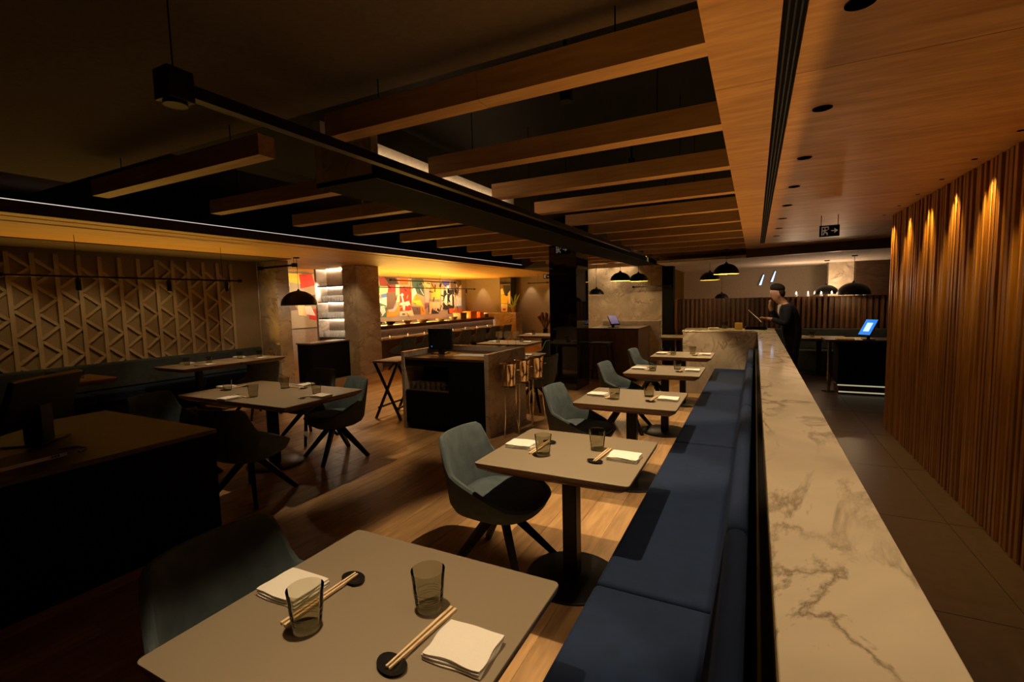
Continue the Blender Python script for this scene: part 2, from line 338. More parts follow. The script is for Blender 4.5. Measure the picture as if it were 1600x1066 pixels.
# ================================================================ STRUCTURE
fl = struct('floor', MB().box(-10.6, -0.02, -2.2, 16.5, -0.12, -0.004), 'floor')
pl0 = None; PW = 0.2; PLN = 2.45
for i in range(41):
    off = random.uniform(-1.2, 0)
    for j in range(6):
        y0 = -0.4+off+j*PLN
        if y0 > 10.5: continue
        if pl0 is None:
            pl0 = MB().box(0, PW-0.003, 0, PLN-0.003, -0.004, 0).build('plank', 'floor', fl); o = pl0; o.location = (-8.7+i*PW, y0, 0)
        else: o = piece(pl0, fl, (-8.7+i*PW, y0, 0))
fa = struct('floor_aisle', MB().box(-0.02, 4.2, -2.2, 16.5, -0.12, -0.004), 'grout')
t0 = None
for (x, wd) in ((0.29, 0.93), (1.225, 0.93), (2.16, 0.93), (3.095, 0.93)):
    for j in range(12):
        y0 = -0.6+j*1.2
        if x > 1.3 and y0 < 5.5: continue
        if t0 is None: t0 = MB().box(0, wd, 0, 1.195, -0.004, 0).build('floor_tile', 'tile', fa); t0.location = (x, y0, 0)
        else: piece(t0, fa, (x, y0, 0))

ce = struct('ceiling', MB().box(-6.2, -0.17, 2.0, 12.2, 3.05, 3.1), 'black')
MB().box(-6.2, -0.17, -2.2, 2.03, 2.74, 2.77).box(-6.2, -0.17, 2.0, 2.03, 2.77, 3.05).build('front_soffit', 'plaster', ce)
MB().box(-5.8, -0.17, 12.0, 16.5, 2.5, 2.53).box(-5.8, -0.17, 12.0, 12.03, 2.53, 3.05).build('rear_soffit', 'plaster', ce)
b0 = None
for k in range(12):
    y = 1.86+0.89*k
    for (xa, xb) in ((-4.55, -3.55), (-3.547, -2.57), (-2.03, -1.1), (-1.097, -0.17)):      # each beam is boxed in four lengths
        MB().box(xa, xb, y, y+0.105, 2.5, 2.62).build('beam', 'beam', ce)
    for xh in (-4.2, -2.9, -1.7, -0.5): MB().tube([(xh, y+0.05, 2.62), (xh, y+0.05, 3.05 if k else 2.74)], 0.003, 6).build('beam_hanger', 'black', ce)
# right hand veneer ceiling in large panels, with the black linear slot
rc = struct('ceiling_right', MB().box(-0.17, 4.2, -2.2, 10.6, 2.53, 2.6), 'black')
ys = [-2.2, -0.1, 2.3, 4.7, 7.1, 9.4]
for a, b in zip(ys[:-1], ys[1:]):
    MB().box(-0.17, 0.06, a+0.002, b-0.002, 2.5, 2.53).build('ceiling_panel', 'ceil', rc)
    MB().box(0.13, 1.5, a+0.002, b-0.002, 2.5, 2.53).build('ceiling_panel', 'ceil', rc)
    if b > 7: MB().box(1.503, 4.2, a+0.002, b-0.002, 2.5, 2.53).build('ceiling_panel', 'ceil', rc)
arc = [(-0.17, 9.402), (4.2, 9.402), (4.2, 9.55)] + [(4.2-4.37*t/12, 9.55+0.42*math.sin(PI*t/24)**1.3+0.35*(t/12)**4) for t in range(1, 13)]
MB().prism(arc, 2.5, 2.53).build('ceiling_panel', 'ceil', rc)
MB().box(0.06, 0.13, -2.2, 9.4, 2.52, 2.53).build('slot_back', 'black', rc)
for x in (0.075, 0.093, 0.111): MB().box(x, x+0.006, -2.2, 9.4, 2.503, 2.52).build('slot_vane', 'bmetal', rc)
fas = [(4.2-4.37*t/12, 9.55+(0.42*math.sin(PI*t/24)**1.3+0.35*(t/12)**4 if t else 0)) for t in range(13)]
fb = MB()
for (xa, ya), (xb, yb) in zip(fas[:-1], fas[1:]):
    fb.prism([(xa, ya), (xb, yb), (xb, yb+0.05), (xa, ya+0.05)], 2.34, 2.53)
fb.build('curved_fascia', 'dwood', rc)
cp = struct('ceiling_far', MB().prism([(xx, yy+0.04) for xx, yy in fas] + [(-1.9, 10.6), (-1.9, 15.1), (4.2, 15.1)], 2.345, 2.4), 'cplaster')
# left amber ceiling with a shadow groove and LED lit edge
lc = struct('ceiling_left', MB().box(-10.5, -5.83, -2.2, 16.5, 2.53, 2.58), 'black')
for a, b in ((-2.2, 1.0), (1.0, 4.2), (4.2, 7.4), (7.4, 10.6), (10.6, 13.6), (13.6, 16.4)):
    MB().box(-6.04, -5.80, a+0.002, b-0.002, 2.5, 2.53).build('ceiling_panel', 'lceil', lc)
    if b < 5: MB().box(-7.72, -6.09, a+0.002, b-0.002, 2.5, 2.53).build('ceiling_panel', 'lceil', lc)
    else: MB().box(-7.72, -6.09, a+0.002, b-0.002, 2.5, 2.53).build('ceiling_panel', 'lceil', lc); MB().box(-10.4, -7.722, max(a, 6.1)+0.002, b-0.002, 2.5, 2.53).build('ceiling_panel', 'lceil', lc)
MB().box(-8.75, -7.72, -2.2, 6.1, 2.49, 2.53).build('dark_border', 'plaster', lc)
MB().box(-5.80, -5.775, 1.6, 16.3, 2.49, 2.60).build('edge_fascia', 'dwood', lc)
MB().box(-5.815, -5.80, 1.66, 16.2, 2.60, 2.612).build('led_strip', 'led', lc)
MB().box(-6.2, -6.15, -2.2, 16.4, 2.58, 3.05).box(-6.2, -5.8, 12.0, 16.4, 3.05, 3.1).build('cove_wall', 'black', lc)

# walls
wl = struct('wall_left', MB().box(-8.85, -8.7, -2.2, 6.08, 0, 2.5), 'relief')
BP = 0.248; bar0 = None; dg = {}
for i in range(15):
    y = 2.04+i*BP
    if bar0 is None: bar0 = MB().box(0, 0.034, 0, 0.05, 0.35, 2.42).build('relief_bar', 'relief2', wl); bar0.location = (-8.7, y, 0)
    else: piece(bar0, wl, (-8.7, y, 0))
    if i == 14: continue
    ph = (0.05*i) % 0.375
    for k in range(7):
        zc = 2.32-ph-0.375*k
        for up_ in (1, -1):
            za = zc+up_*0.17
            if za > 2.42 or min(za, zc) < 0.3: continue
            if up_ not in dg:
                p = Vector((0, 0.05, up_*0.17)); q = Vector((0, BP, 0)); d = (q-p).normalized(); n = Vector((0, -d.z, d.y))*0.019
                vs = [p+n, q+n, q-n, p-n]; vs = vs+[v+Vector((0.028, 0, 0)) for v in vs]
                dg[up_] = MB().add(vs, [(0,1,2,3),(7,6,5,4),(0,4,5,1),(1,5,6,2),(2,6,7,3),(3,7,4,0)]).build('relief_strip', 'relief2', wl); dg[up_].location = (-8.7, y, zc)
            else: piece(dg[up_], wl, (-8.7, y, zc))
struct('wall_left_return', MB().box(-10.5, -8.86, 6.0, 6.08, 0, 2.5), 'tan')
struct('wall_bar', MB().box(-10.5, -10.38, 6.08, 16.4, 0, 2.5), 'tan')
struct('wall_far', MB().box(-10.5, -1.9, 16.3, 16.45, 0, 2.5), 'tan')
struct('wall_far_right', MB().box(-1.9, 4.2, 15.0, 15.15, 0, 2.4), 'tan')
struct('wall_aisle_side', MB().box(4.1, 4.2, 6.9, 15.0, 0, 2.5), 'plaster')
struct('wall_back', MB().box(-8.7, 1.6, -2.2, -2.1, 0, 2.5), 'plaster')
struct('wall_side', MB().box(1.55, 1.6, -2.1, 2.8, 0, 2.5), 'plaster')
wr = struct('wall_right', MB().box(1.445, 1.6, 2.8, 6.99, 0, 2.5).box(1.5, 4.2, 6.9, 6.99, 0, 2.5), 'dwood')
s0 = []
for wv in (0.040, 0.048, 0.034):
    o = MB().box(0, 0.05, 0, wv, 0.0, 2.498).build('slat', 'slat', wr, bevel=0.003, seg=1); s0.append(o)
y = 2.82; k = 0
while y < 6.95:
    src = s0[(k*7+k//3) % 3]; dx = (0, 0.004, 0.010, 0.002)[(k*5+k//4) % 4]
    if k < 3: s0[k].location = (1.397+dx, y, 0)
    else: piece(src, wr, (1.397+dx, y, 0))
    y += 0.072+0.006*((k*3) % 4)/3; k += 1

# stone and glossy columns
c1 = struct('column_stone', MB().box(-8.38, -7.95, 7.93, 8.65, 0, 2.498), 'marble2', bevel=0.004)
c2 = struct('column_stone_wall', MB().box(-8.70, -8.15, 6.082, 6.36, 0, 2.498), 'marble2', bevel=0.004)
c3 = struct('column_black', MB().box(-3.30, -2.79, 7.95, 8.62, 0, 3.049), 'bgloss', bevel=0.003)
c4 = struct('column_far', MB().box(-8.53, -8.06, 15.73, 16.15, 0, 2.498), 'bgloss')
mw = struct('wall_marble', MB().box(-4.05, -1.98, 12.05, 12.3, 0, 2.499), 'marble2')
struct('column_dark', MB().box(-1.97, -1.72, 11.7, 11.99, 0, 3.049), 'black')
# lintel with a lit recess running along the room, hung under the beams
hd = struct('trim_1', MB().box(-2.56, -2.05, 2.25, 11.6, 2.38, 2.41).box(-2.08, -2.05, 2.25, 11.6, 2.41, 2.47), 'black')
MB().box(-2.56, -2.50, 2.25, 5.0, 2.41, 2.80).build('recess_back', 'cplaster', hd)
MB().box(-2.50, -2.08, 2.25, 2.31, 2.41, 2.66).box(-2.50, -2.08, 4.65, 5.0, 2.41, 2.52).box(-2.56, -2.08, 5.6, 11.6, 2.41, 2.54).build('end_box', 'marble2', hd)
MB().box(-2.052, -2.046, 2.25, 11.6, 2.378, 2.384).build('metal_trim', 'bmetal', hd)
for k in range(6): MB().box(-2.50, -2.46, 2.75+0.36*k, 2.77+0.36*k, 2.56, 2.62).build('bracket', 'bmetal', hd)
for k in range(3): MB().box(-2.47, -2.458, 2.55+0.7*k, 3.1+0.7*k, 2.635, 2.647).build('tube_lamp', 'led', hd)
# low slatted screen at the far right, dark wall behind
lw = struct('wall_low', MB().box(-1.66, 3.6, 12.05, 12.2, 0, 1.56), 'dwood')
ls0 = None; x = -1.64; k = 0
while x < 3.55:
    if ls0 is None: ls0 = MB().box(0, 0.05, 0, 0.05, 0.85, 1.55).build('slat', 'slat2', lw); ls0.location = (x, 12.0, 0)
    else: piece(ls0, lw, (x, 12.0, 0))
    x += 0.098; k += 1
MB().box(-1.72, -1.66, 11.96, 12.2, 0.85, 1.57).build('end_post', 'slat', lw)
struct('column_plaster', MB().box(1.55, 2.05, 13.6, 14.0, 0, 2.344), 'marble2')
struct('wall_dark_panel', MB().box(2.06, 4.0, 13.5, 13.6, 0, 2.344), 'dwood')

# banquette, marble topped divider and cross counter
dv = thing('divider_counter', 'long low divider wall with veined marble top beside the blue bench', 'counter', (0.165, 0, 0))
MB().box(-0.125, 0.125, -1.0, 8.354, 1.02, 1.06).build('marble_top', 'marble', dv, bevel=0.003)
MB().box(-0.115, 0.105, -1.0, 8.354, 0, 1.02).build('body', 'dwood', dv)
MB().box(-0.145, -0.115, -1.0, 8.354, 0.0, 0.80).build('back_panel', 'black', dv)
MB().box(-0.147, -0.139, -0.3, 8.1, 0.80, 0.806).build('added_led_profile', 'bmetal', dv); MB().box(0.125, 0.133, -0.3, 8.1, 0.985, 0.995).build('added_led_profile', 'bmetal', dv)  # added housings for the two made-up uplights of the divider
xc = thing('cross_counter', 'marble clad counter block closing the far end of the blue bench', 'counter', (-0.4, 8.66, 0))
MB().box(-0.67, 0.69, -0.30, 0.30, 0.0, 1.03).build('body', 'marble2', xc)
MB().box(-0.68, 0.69, -0.305, 0.31, 1.03, 1.06).build('marble_top', 'marble', xc, bevel=0.003)
bq = thing('banquette', 'long navy velvet banquette bench along the marble divider', 'bench', (-0.28, 0, 0))
MB().box(-0.27, 0.27, -1.0, 8.35, 0.0, 0.29).build('plinth', 'dwood', bq)
js = [-1.0, 1.83, 3.98, 6.14, 8.35]
for a, b in zip(js[:-1], js[1:]):
    MB().box(-0.295, 0.19, a+0.003, b-0.003, 0.29, 0.44).build('seat_cushion', 'navy', bq, bevel=0.022, seg=3)
    vs = [(0.145, 0.40), (0.255, 0.40), (0.272, 0.79), (0.205, 0.79)]
    MB().prism(vs, a+0.003, b-0.003, 'y').build('back_cushion', 'navy', bq, bevel=0.028, seg=3)

# ================================================================ FURNITURE
def squircle(th, a, b, n=2.7):
    c, s_ = math.cos(th), math.sin(th)
    return (abs(c)/a)**n + (abs(s_)/b)**n
def make_chair(name, label, fab='teal', group='upholstered bucket chairs', legmat='bmetal', hgt=0.0):
    t = thing(name, label, 'chair', group=group)
    def rim(a):                      # a: degrees from the rear
        a = abs(a)
        if a < 36: return 0.82
        if a < 56: u = (a-36)/20; u = u*u*(3-2*u); return 0.82-0.195*u
        if a < 125: return 0.625-0.155*(a-56)/69
        if a < 145: u = (a-125)/20; return 0.47-0.02*u
        return 0.45
    n = 72; prof = []; outer = []; inner = []
    for i in range(n):
        a = -180+360*i/n; th = math.radians(a)+PI          # th=pi is the rear (-x)
        base = 1/squircle(th, 0.292, 0.285)**(1/2.7)
        H = rim(a); fl_ = max(0, (H-0.44))
        def P(r, z): return (r*math.cos(th), r*math.sin(th), z+hgt)
        lean = 0.10*fl_*max(0.0, math.cos(math.radians(a)))+0.05*fl_
        outer.append([P(0.10, 0.335), P(base*0.70, 0.350), P(base*0.90, 0.385), P(base*0.985, 0.43), P(base+lean*0.5, (0.43+H)/2), P(base+lean, H-0.012), P(base+lean-0.010, H)])
        inner.append([P(base+lean-0.026, H), P(base+lean-0.036, H-0.014), P(base+lean*0.4-0.042, (0.43+H)/2), P(base-0.055, 0.425), P(base*0.45, 0.42), P(0.02, 0.42)])
    m = MB(); rows = len(outer[0])+len(inner[0]); vs = []
    for i in range(n): vs += outer[i]+inner[i]
    fs = []
    for i in range(n):
        j = (i+1) % n
        for r in range(rows-1): fs.append((i*rows+r, j*rows+r, j*rows+r+1, i*rows+r+1))
    fs.append(tuple(i*rows for i in range(n))); fs.append(tuple(i*rows+rows-1 for i in range(n)))
    m.add(vs, fs).build('shell', fab, t, smooth=True)
    # seat cushion
    vs = []; fs = []; R_ = [(0.10, 0.482), (0.72, 0.480), (0.93, 0.472), (0.995, 0.455), (0.99, 0.425)]
    for k, (q, z) in enumerate(R_):
        for i in range(n):
            th = 2*PI*i/n; base = 1/squircle(th, 0.250, 0.235)**(1/2.7)
            vs.append((0.012+base*q*math.cos(th), base*q*math.sin(th), z+hgt))
    for k in range(len(R_)-1):
        for i in range(n): fs.append((k*n+i, k*n+(i+1) % n, (k+1)*n+(i+1) % n, (k+1)*n+i))
    fs.append(tuple(range(n)))
    MB().add(vs, fs).build('seat_cushion', fab, t, smooth=True)
    MB().lathe([(0.09, 0.315), (0.09, 0.336)], 20, (0, 0, hgt)).build('swivel_plate', legmat, t)
    for sx in (-1, 1):
        for sy in (-1, 1):
            MB().bar((0.245*sx, 0.245*sy, 0.0), (0.04*sx, 0.04*sy, 0.325+hgt), 0.028, 0.036, 0.042).build('leg', legmat, t)
    return t
ch0 = make_chair('bucket_chair', 'teal bucket chair at the nearest table, cut off by the table edge')
ch0.location = (-1.40, 0.94, 0)
names = ['second', 'third', 'fourth', 'fifth']
dup(ch0, (-1.365, 2.46, 0), 0, 'teal bucket chair at the second dining table along the blue bench')
dup(ch0, (-1.39, 4.08, 0), 0, 'teal bucket chair at the third dining table along the blue bench')
dup(ch0, (-1.40, 5.80, 0), 0, 'teal bucket chair at the fourth dining table along the blue bench')
dup(ch0, (-1.42, 7.48, 0), 0, 'teal bucket chair at the farthest table beside the blue bench')
dup(ch0, (-3.98, 3.56, 0), -PI/2-0.35, 'pale lit teal chair at the far right corner of the four-seat table')
dup(ch0, (-4.85, 2.45, 0), 0.25, 'teal chair at the near left side of the four-seat table')
dup(ch0, (-3.83, 2.50, 0), PI/2+0.25, 'shadowed dark chair on the near side of the four-seat table')
dup(ch0, (-4.85, 3.92, 0), -PI/2, 'dark chair on the far side of the four-seat table')
dup(ch0, (-6.60, 4.45, 0), PI, 'dark chair on the aisle side of the tables by the relief wall')
dup(ch0, (-2.93, 6.42, 0), PI-0.15, 'grey bucket chair behind the steel ice buckets, seen from the back')
dup(ch0, (-4.55, 6.9, 0), 0, 'bucket chair at the far left of the table behind the waiter station')
dup(ch0, (-3.95, 8.85, 0), PI, 'bucket chair between the second middle table and the black column')
dup(ch0, (-2.12, 11.0, 0), 0, 'small far chair beyond the brown service counter')
for k in range(7):
    dup(ch0, (-7.72, 9.1+0.86*k, 0), PI-0.1, ['nearest']and('%s chair from the stone column at the sushi bar' % ['first', 'second', 'third', 'fourth', 'fifth', 'sixth', 'seventh'][k]), 'chairs at the sushi bar')

def rrect(w_, d_, r, seg=3):
    p = []
    for cx_, cy_, a0 in ((w_/2-r, d_/2-r, 0), (-w_/2+r, d_/2-r, 90), (-w_/2+r, -d_/2+r, 180), (w_/2-r, -d_/2+r, 270)):
        for k in range(seg+1):
            a = math.radians(a0+90*k/seg); p.append((cx_+r*math.cos(a), cy_+r*math.sin(a)))
    return p
def make_table(name, label, w_, d_, loc, studs=True, group='dining tables', poles=1):
    t = thing(name, label, 'table', loc, group=group)
    def loft(secs):
        m = MB(); n = len(secs[0][0]); vs = []
        for poly, z in secs: vs += [(x, y, z) for x, y in poly]
        fs = [tuple(range(n))[::-1], tuple((len(secs)-1)*n+i for i in range(n))]
        for s_ in range(len(secs)-1):
            for i in range(n): fs.append((s_*n+i, s_*n+(i+1) % n, (s_+1)*n+(i+1) % n, (s_+1)*n+i))
        return m.add(vs, fs)
    loft([(rrect(w_, d_, 0.02), 0.744), (rrect(w_-0.002, d_-0.002, 0.02), 0.749), (rrect(w_-0.008, d_-0.008, 0.018), 0.75)]).build('table_top', 'top', t, smooth=True)
    loft([(rrect(w_-0.13, d_-0.13, 0.01), 0.690), (rrect(w_-0.10, d_-0.10, 0.012), 0.690), (rrect(w_-0.012, d_-0.012, 0.02), 0.722), (rrect(w_, d_, 0.02), 0.744)]).build('edge_band', 'edge', t, smooth=True); eb_ = t.children[-1]
    for px in ([0] if poles == 1 else [-w_*0.28, w_*0.28]):
        MB().box(px-0.042, px+0.042, -0.042, 0.042, 0.016, 0.69).build('pole', 'bmetal', t, bevel=0.004, seg=1)
        MB().lathe([(0.27, 0.0), (0.27, 0.010), (0.262, 0.016), (0.0, 0.016)], 40, (px, 0, 0)).build('base', 'bmetal', t, smooth=True)
    if studs:
        s0_ = None
        for k in range(5):
            xx = -w_/2+0.05+(w_-0.1)*k/4
            if s0_ is None: s0_ = MB().ball((0, 0, 0), 0.0045, n=8, m=6).build('stud', 'chrome', eb_, smooth=True); s0_.location = (xx, -d_/2+0.012, 0.724)
            else: piece(s0_, eb_, (xx, -d_/2+0.012, 0.724))
    return t
TN = ['nearest table', 'second bench table', 'third bench table', 'fourth bench table', 'farthest bench table']
TL_ = ['nearest grey topped dining table in the foreground', 'second grey topped dining table along the blue bench', 'third grey topped dining table along the blue bench',
       'fourth grey topped dining table along the blue bench', 'farthest small dining table along the blue bench']
for (x, y_), lb in zip(TABLES, TL_): make_table('dining_table', lb, 0.84, 0.755, (x, y_, 0))
make_table('dining_table', 'large four-seat table standing alone left of centre', 1.62, 0.92, (-4.39, 3.13, 0), False)
make_table('dining_table', 'nearer of the two joined tables by the relief wall', 0.80, 0.86, (-7.68, 4.28, 0), False)
make_table('dining_table', 'farther of the two joined tables by the relief wall', 0.80, 0.80, (-7.68, 5.13, 0), False)
make_table('dining_table', 'leftmost table by the relief wall, behind the black monitor', 0.80, 0.80, (-7.78, 2.72, 0), False)
make_table('dining_table', 'table just behind the waiter station', 1.15, 0.86, (-3.6, 6.72, 0), False)
make_table('dining_table', 'middle table between the waiter station and the sushi bar', 1.15, 0.86, (-4.6, 8.85, 0), False)
make_table('dining_table', 'farthest middle table left of the black column', 1.15, 0.9, (-4.75, 11.0, 0), False)
make_table('dining_table', 'far small table behind the brown service counter', 0.8, 0.8, (-1.5, 11.0, 0), False)
make_table('dining_table', 'small far table before the low slatted screen on the right', 0.9, 0.7, (1.15, 11.2, 0), False)

# ---- place settings
def glass_profile(r0, r1, h, wall=0.0022):
    o = []
    for k in range(13):
        t = k/12; o.append((r0+(r1-r0)*t+(0.0007 if (k % 2 and 2 < k < 9) else 0), h*t))
    return [(0.0, 0.0)]+o+[(r1-wall*0.5, h+0.0008), (r1-wall, h)]+[(r-wall, max(z, 0.008)) for r, z in o[::-1][1:]]+[(0.0, 0.008)]
gl0 = thing('tumbler', None, None)
MB().lathe(glass_profile(0.036, 0.0485, 0.115), 30).build('glass_body', 'smoke', gl0, smooth=True)
tr = MB()
for k in range(6):
    a0 = random.uniform(0, 6.28); zz = 0.022+0.0075*k; rr = 0.0372+0.0125*zz/0.115
    tr.tube([(rr*math.cos(a0+0.35*q), rr*math.sin(a0+0.35*q), zz+0.002*math.sin(a0+q*0.35)) for q in range(13)], 0.0007, 5)
tr.build('glass_threads', 'thread', gl0, smooth=True)
def make_napkin():
    m = MB(); rnd = random.Random(3)
    nx, ny = 10, 9; W_, D_ = 0.165, 0.135
    for lay, (z0, z1, sc) in enumerate(((0.0, 0.008, 1.0), (0.008, 0.016, 0.985), (0.016, 0.024, 0.97))):
        g = {}; vs = []; fs = []
        for s_ in (0, 1):
            for i in range(nx+1):
                for j in range(ny+1):
                    u, v = i/nx-0.5, j/ny-0.5
                    e = max(abs(u), abs(v)); soft = 0.0025 if e > 0.49 else 0
                    z = (z1-soft if s_ else z0+soft*0.7) + (0.0022*math.sin(7*u+lay)*math.cos(5*v+lay) if s_ and lay == 2 else 0)
                    k = 1-(0.012 if (e > 0.49 and abs(abs(u)-abs(v)) < 0.02) else 0)
                    vs.append((u*W_*sc*k+lay*0.0016+0.002*math.sin(9*v+lay*2), v*D_*sc*k+0.002*math.sin(8*u+lay), z)); g[s_, i, j] = len(vs)-1
        for i in range(nx):
            for j in range(ny):
                fs.append((g[0,i,j], g[0,i,j+1], g[0,i+1,j+1], g[0,i+1,j])); fs.append((g[1,i,j], g[1,i+1,j], g[1,i+1,j+1], g[1,i,j+1]))
        for i in range(nx):
            fs.append((g[0,i,0], g[0,i+1,0], g[1,i+1,0], g[1,i,0])); fs.append((g[0,i+1,ny], g[0,i,ny], g[1,i,ny], g[1,i+1,ny]))
        for j in range(ny):
            fs.append((g[0,0,j+1], g[0,0,j], g[1,0,j], g[1,0,j+1])); fs.append((g[0,nx,j], g[0,nx,j+1], g[1,nx,j+1], g[1,nx,j]))
        m.add(vs, fs)
    return m.build('folded_napkin', 'linen', smooth=True)
nk0 = make_napkin()
rest = MB(); pr = []
nn = 26; vs = []; fs = []
for q, z in ((0.55, 0.0), (0.95, 0.006), (1.0, 0.009), (0.9, 0.0095), (0.5, 0.006), (0.05, 0.005)):
    for i in range(nn):
        a = 2*PI*i/nn; r = 1+0.10*math.cos(2*a+0.6)+(0.22*max(0, math.cos(a-2.6))**6)
        vs.append((0.039*q*r*math.cos(a), 0.033*q*r*math.sin(a), z))
for k in range(5):
    for i in range(nn): fs.append((k*nn+i, k*nn+(i+1) % nn, (k+1)*nn+(i+1) % nn, (k+1)*nn+i))
fs += [tuple(range(nn))[::-1], tuple(5*nn+i for i in range(nn))]
rs0 = rest.add(vs, fs).build('chopstick_rest', 'ceramic', smooth=True)
# stick lies along +y from its thin end on the rest
st0 = MB().bar((0, -0.015, 0.0125), (0, 0.245, 0.0035), 0.0056, 0.0056, 0.0092).build('chopstick', 'chop', bevel=0.0008, seg=1)
used = set()
def put(src, key, loc, rz, label, cat, group):
    if key in used: o = dup(src, loc, rz)
    else: o = src; used.add(key)
    o.location = loc; o.rotation_euler = (0, 0, rz)
    return tag(o, label, cat, group)
SX_TABLE = [(-0.94, 0.925, 'nearest table'), (-0.925, 2.505, 'second bench table'), (-0.945, 4.115, 'third bench table'), (-0.945, 5.835, 'fourth bench table'), (-0.955, 7.505, 'farthest bench table')]
def setting(cx_, cy_, rz, who, where, sticks=True, z=0.75, glass=True):
    c, s_ = math.cos(rz), math.sin(rz)
    def T(x, y): return (cx_+c*x-s_*y, cy_+s_*x+c*y, z)
    j = random.uniform(-0.05, 0.05)
    put(nk0, 'n', T(0.305, 0.005), rz+j, 'white folded napkin on the %s, %s' % (where, who), 'napkin', 'folded napkins')
    if glass: put(gl0, 'g', T(0.125, 0.105), rz, 'smoked glass tumbler on the %s, %s' % (where, who), 'tumbler', 'smoked tumblers')
    if sticks:
        put(rs0, 'r', T(0.18, -0.115), rz, 'black leaf shaped chopstick rest on the %s, %s' % (where, who), 'chopstick rest', 'chopstick rests')
        put(st0, 's', T(0.176, -0.115), rz-0.035, 'left stick of the chopstick pair on the %s, %s' % (where, who), 'chopstick', 'chopsticks')
        put(st0, 's', T(0.187, -0.117), rz-0.055, 'right stick of the chopstick pair on the %s, %s' % (where, who), 'chopstick', 'chopsticks')
for i, (x, y_, nm) in enumerate(SX_TABLE):
    setting(x, y_, 0, 'bench side', nm); setting(x, y_, PI, 'chair side', nm)
for (dx, dy, rz, who) in ((0.42, 0.0, 0, 'right end'), (-0.42, 0.0, PI, 'left end'), (-0.05, -0.10, -PI/2, 'near side'), (0.05, 0.08, PI/2, 'far side')):
    setting(-4.39+dx, 3.13+dy, rz, who, 'four-seat table')
for (x, y_, nm) in ((-7.68, 4.28, 'nearer wall table'), (-7.68, 5.13, 'farther wall table'), (-7.78, 2.72, 'leftmost wall table')):
    setting(x-0.02, y_, 0, 'aisle side', nm, nm == 'nearer wall table'); setting(x+0.02, y_, PI, 'wall side', nm, False)
for (x, y_, nm) in ((-3.6, 6.72, 'table behind the waiter station'), (-4.6, 8.85, 'middle table by the sushi bar'), (-4.75, 11.0, 'farthest middle table')):
    setting(x+0.1, y_, 0, 'right side', nm, False); setting(x-0.1, y_, PI, 'left side', nm, False)
setting(-1.5, 11.0, 0, 'right side', 'far table behind the service counter', False)
setting(1.15, 11.2, PI, 'left side', 'far table by the slatted screen', False)

# ---- bench along the relief wall
wb = thing('wall_bench', 'dark blue bench running along the relief wall', 'bench', (-8.45, 4.0, 0))
MB().box(-0.22, 0.22, -2.2, 2.0, 0, 0.3).build('plinth', 'black', wb)
for k in range(3): MB().box(-0.22, 0.25, -2.2+1.4*k+0.003, -0.8+1.4*k-0.003, 0.3, 0.44).build('seat_cushion', 'navy', wb, bevel=0.02, seg=2)
MB().box(-0.245, -0.12, -2.2, 2.0, 0.44, 0.84).build('backrest', 'darkteal', wb, bevel=0.03, seg=3)

# ---- black cabinet in the left foreground
cb = thing('host_cabinet', 'large black cabinet with dark wood top in the left foreground', 'cabinet', (-4.2, 1.1, 0))
MB().box(-0.78, 0.78, -1.0, 0.88, 0.0, 0.73).build('body', 'black', cb)
MB().box(-0.79, 0.79, -1.01, 0.89, 0.73, 0.76).build('worktop', 'ctop', cb, bevel=0.002)
mo = thing('till_monitor', 'black tilted till monitor on the cabinet at the left edge', 'monitor', (-4.25, 1.30, 0.76), -0.9)
R1 = Matrix.Rotation(-0.35, 4, 'X')
def rbox(x0, x1, y0, y1, z0, z1, mtx):
    m = MB().box(x0, x1, y0, y1, z0, z1); m.v = [tuple(mtx @ Vector(p)) for p in m.v]; return m
T1_ = Matrix.Translation((0, 0, 0.12)) @ R1
rbox(-0.30, 0.30, -0.02, 0.02, 0.0, 0.34, T1_).build('casing', 'bmetal', mo, bevel=0.006)
rbox(-0.28, 0.28, -0.024, -0.0205, 0.02, 0.32, T1_).build('screen', 'bgloss', mo.children[0])
MB().box(-0.05, 0.05, -0.03, 0.08, 0.012, 0.25).build('stand', 'bmetal', mo)
MB().box(-0.14, 0.14, -0.10, 0.12, 0.0, 0.012).build('foot', 'bmetal', mo, bevel=0.004)
bk = thing('menu_book', 'white edged menu book lying on the black cabinet', 'book', (-3.74, 1.08, 0.76), 0.10)
MB().box(-0.11, 0.10, -0.20, 0.16, 0.0, 0.022).build('pages', 'paper', bk)
MB().box(-0.112, 0.102, -0.205, 0.165, 0.022, 0.026).build('cover', 'mwood', bk)
for k in range(3): MB().box(0.1001, 0.1012, 0.085+0.014*k, 0.095+0.014*k, 0.006, 0.017).build('spine_print', 'black', bk)
cblb = tag(MB().tube([(0, 0, 0.004), (0.05, 0.08, 0.004), (0.13, 0.09, 0.004), (0.19, 0.03, 0.004)], 0.004, 6).build('cable', 'bmetal', loc=(-3.86, 1.28, 0.76)), 'thin black cable lying beside the menu book', 'cable')

# ---- waiter station
ws = thing('waiter_station', 'waiter station with marble end panels and dark cabinet front', 'cabinet', (-3.40, 5.26, 0))
MB().box(-0.66, -0.61, -0.50, 0.50, 0, 1.0).build('end_panel', 'marble3', ws, bevel=0.003)
MB().box(0.58, 0.64, -0.50, 0.50, 0, 1.0).build('end_panel', 'marble3', ws, bevel=0.003)
MB().box(-0.61, 0.58, 0.45, 0.50, 0, 1.0).build('back_panel', 'marble3', ws, bevel=0.003)
MB().box(-0.61, 0.58, -0.49, 0.45, 0.90, 0.93).build('worktop', 'dwood', ws)
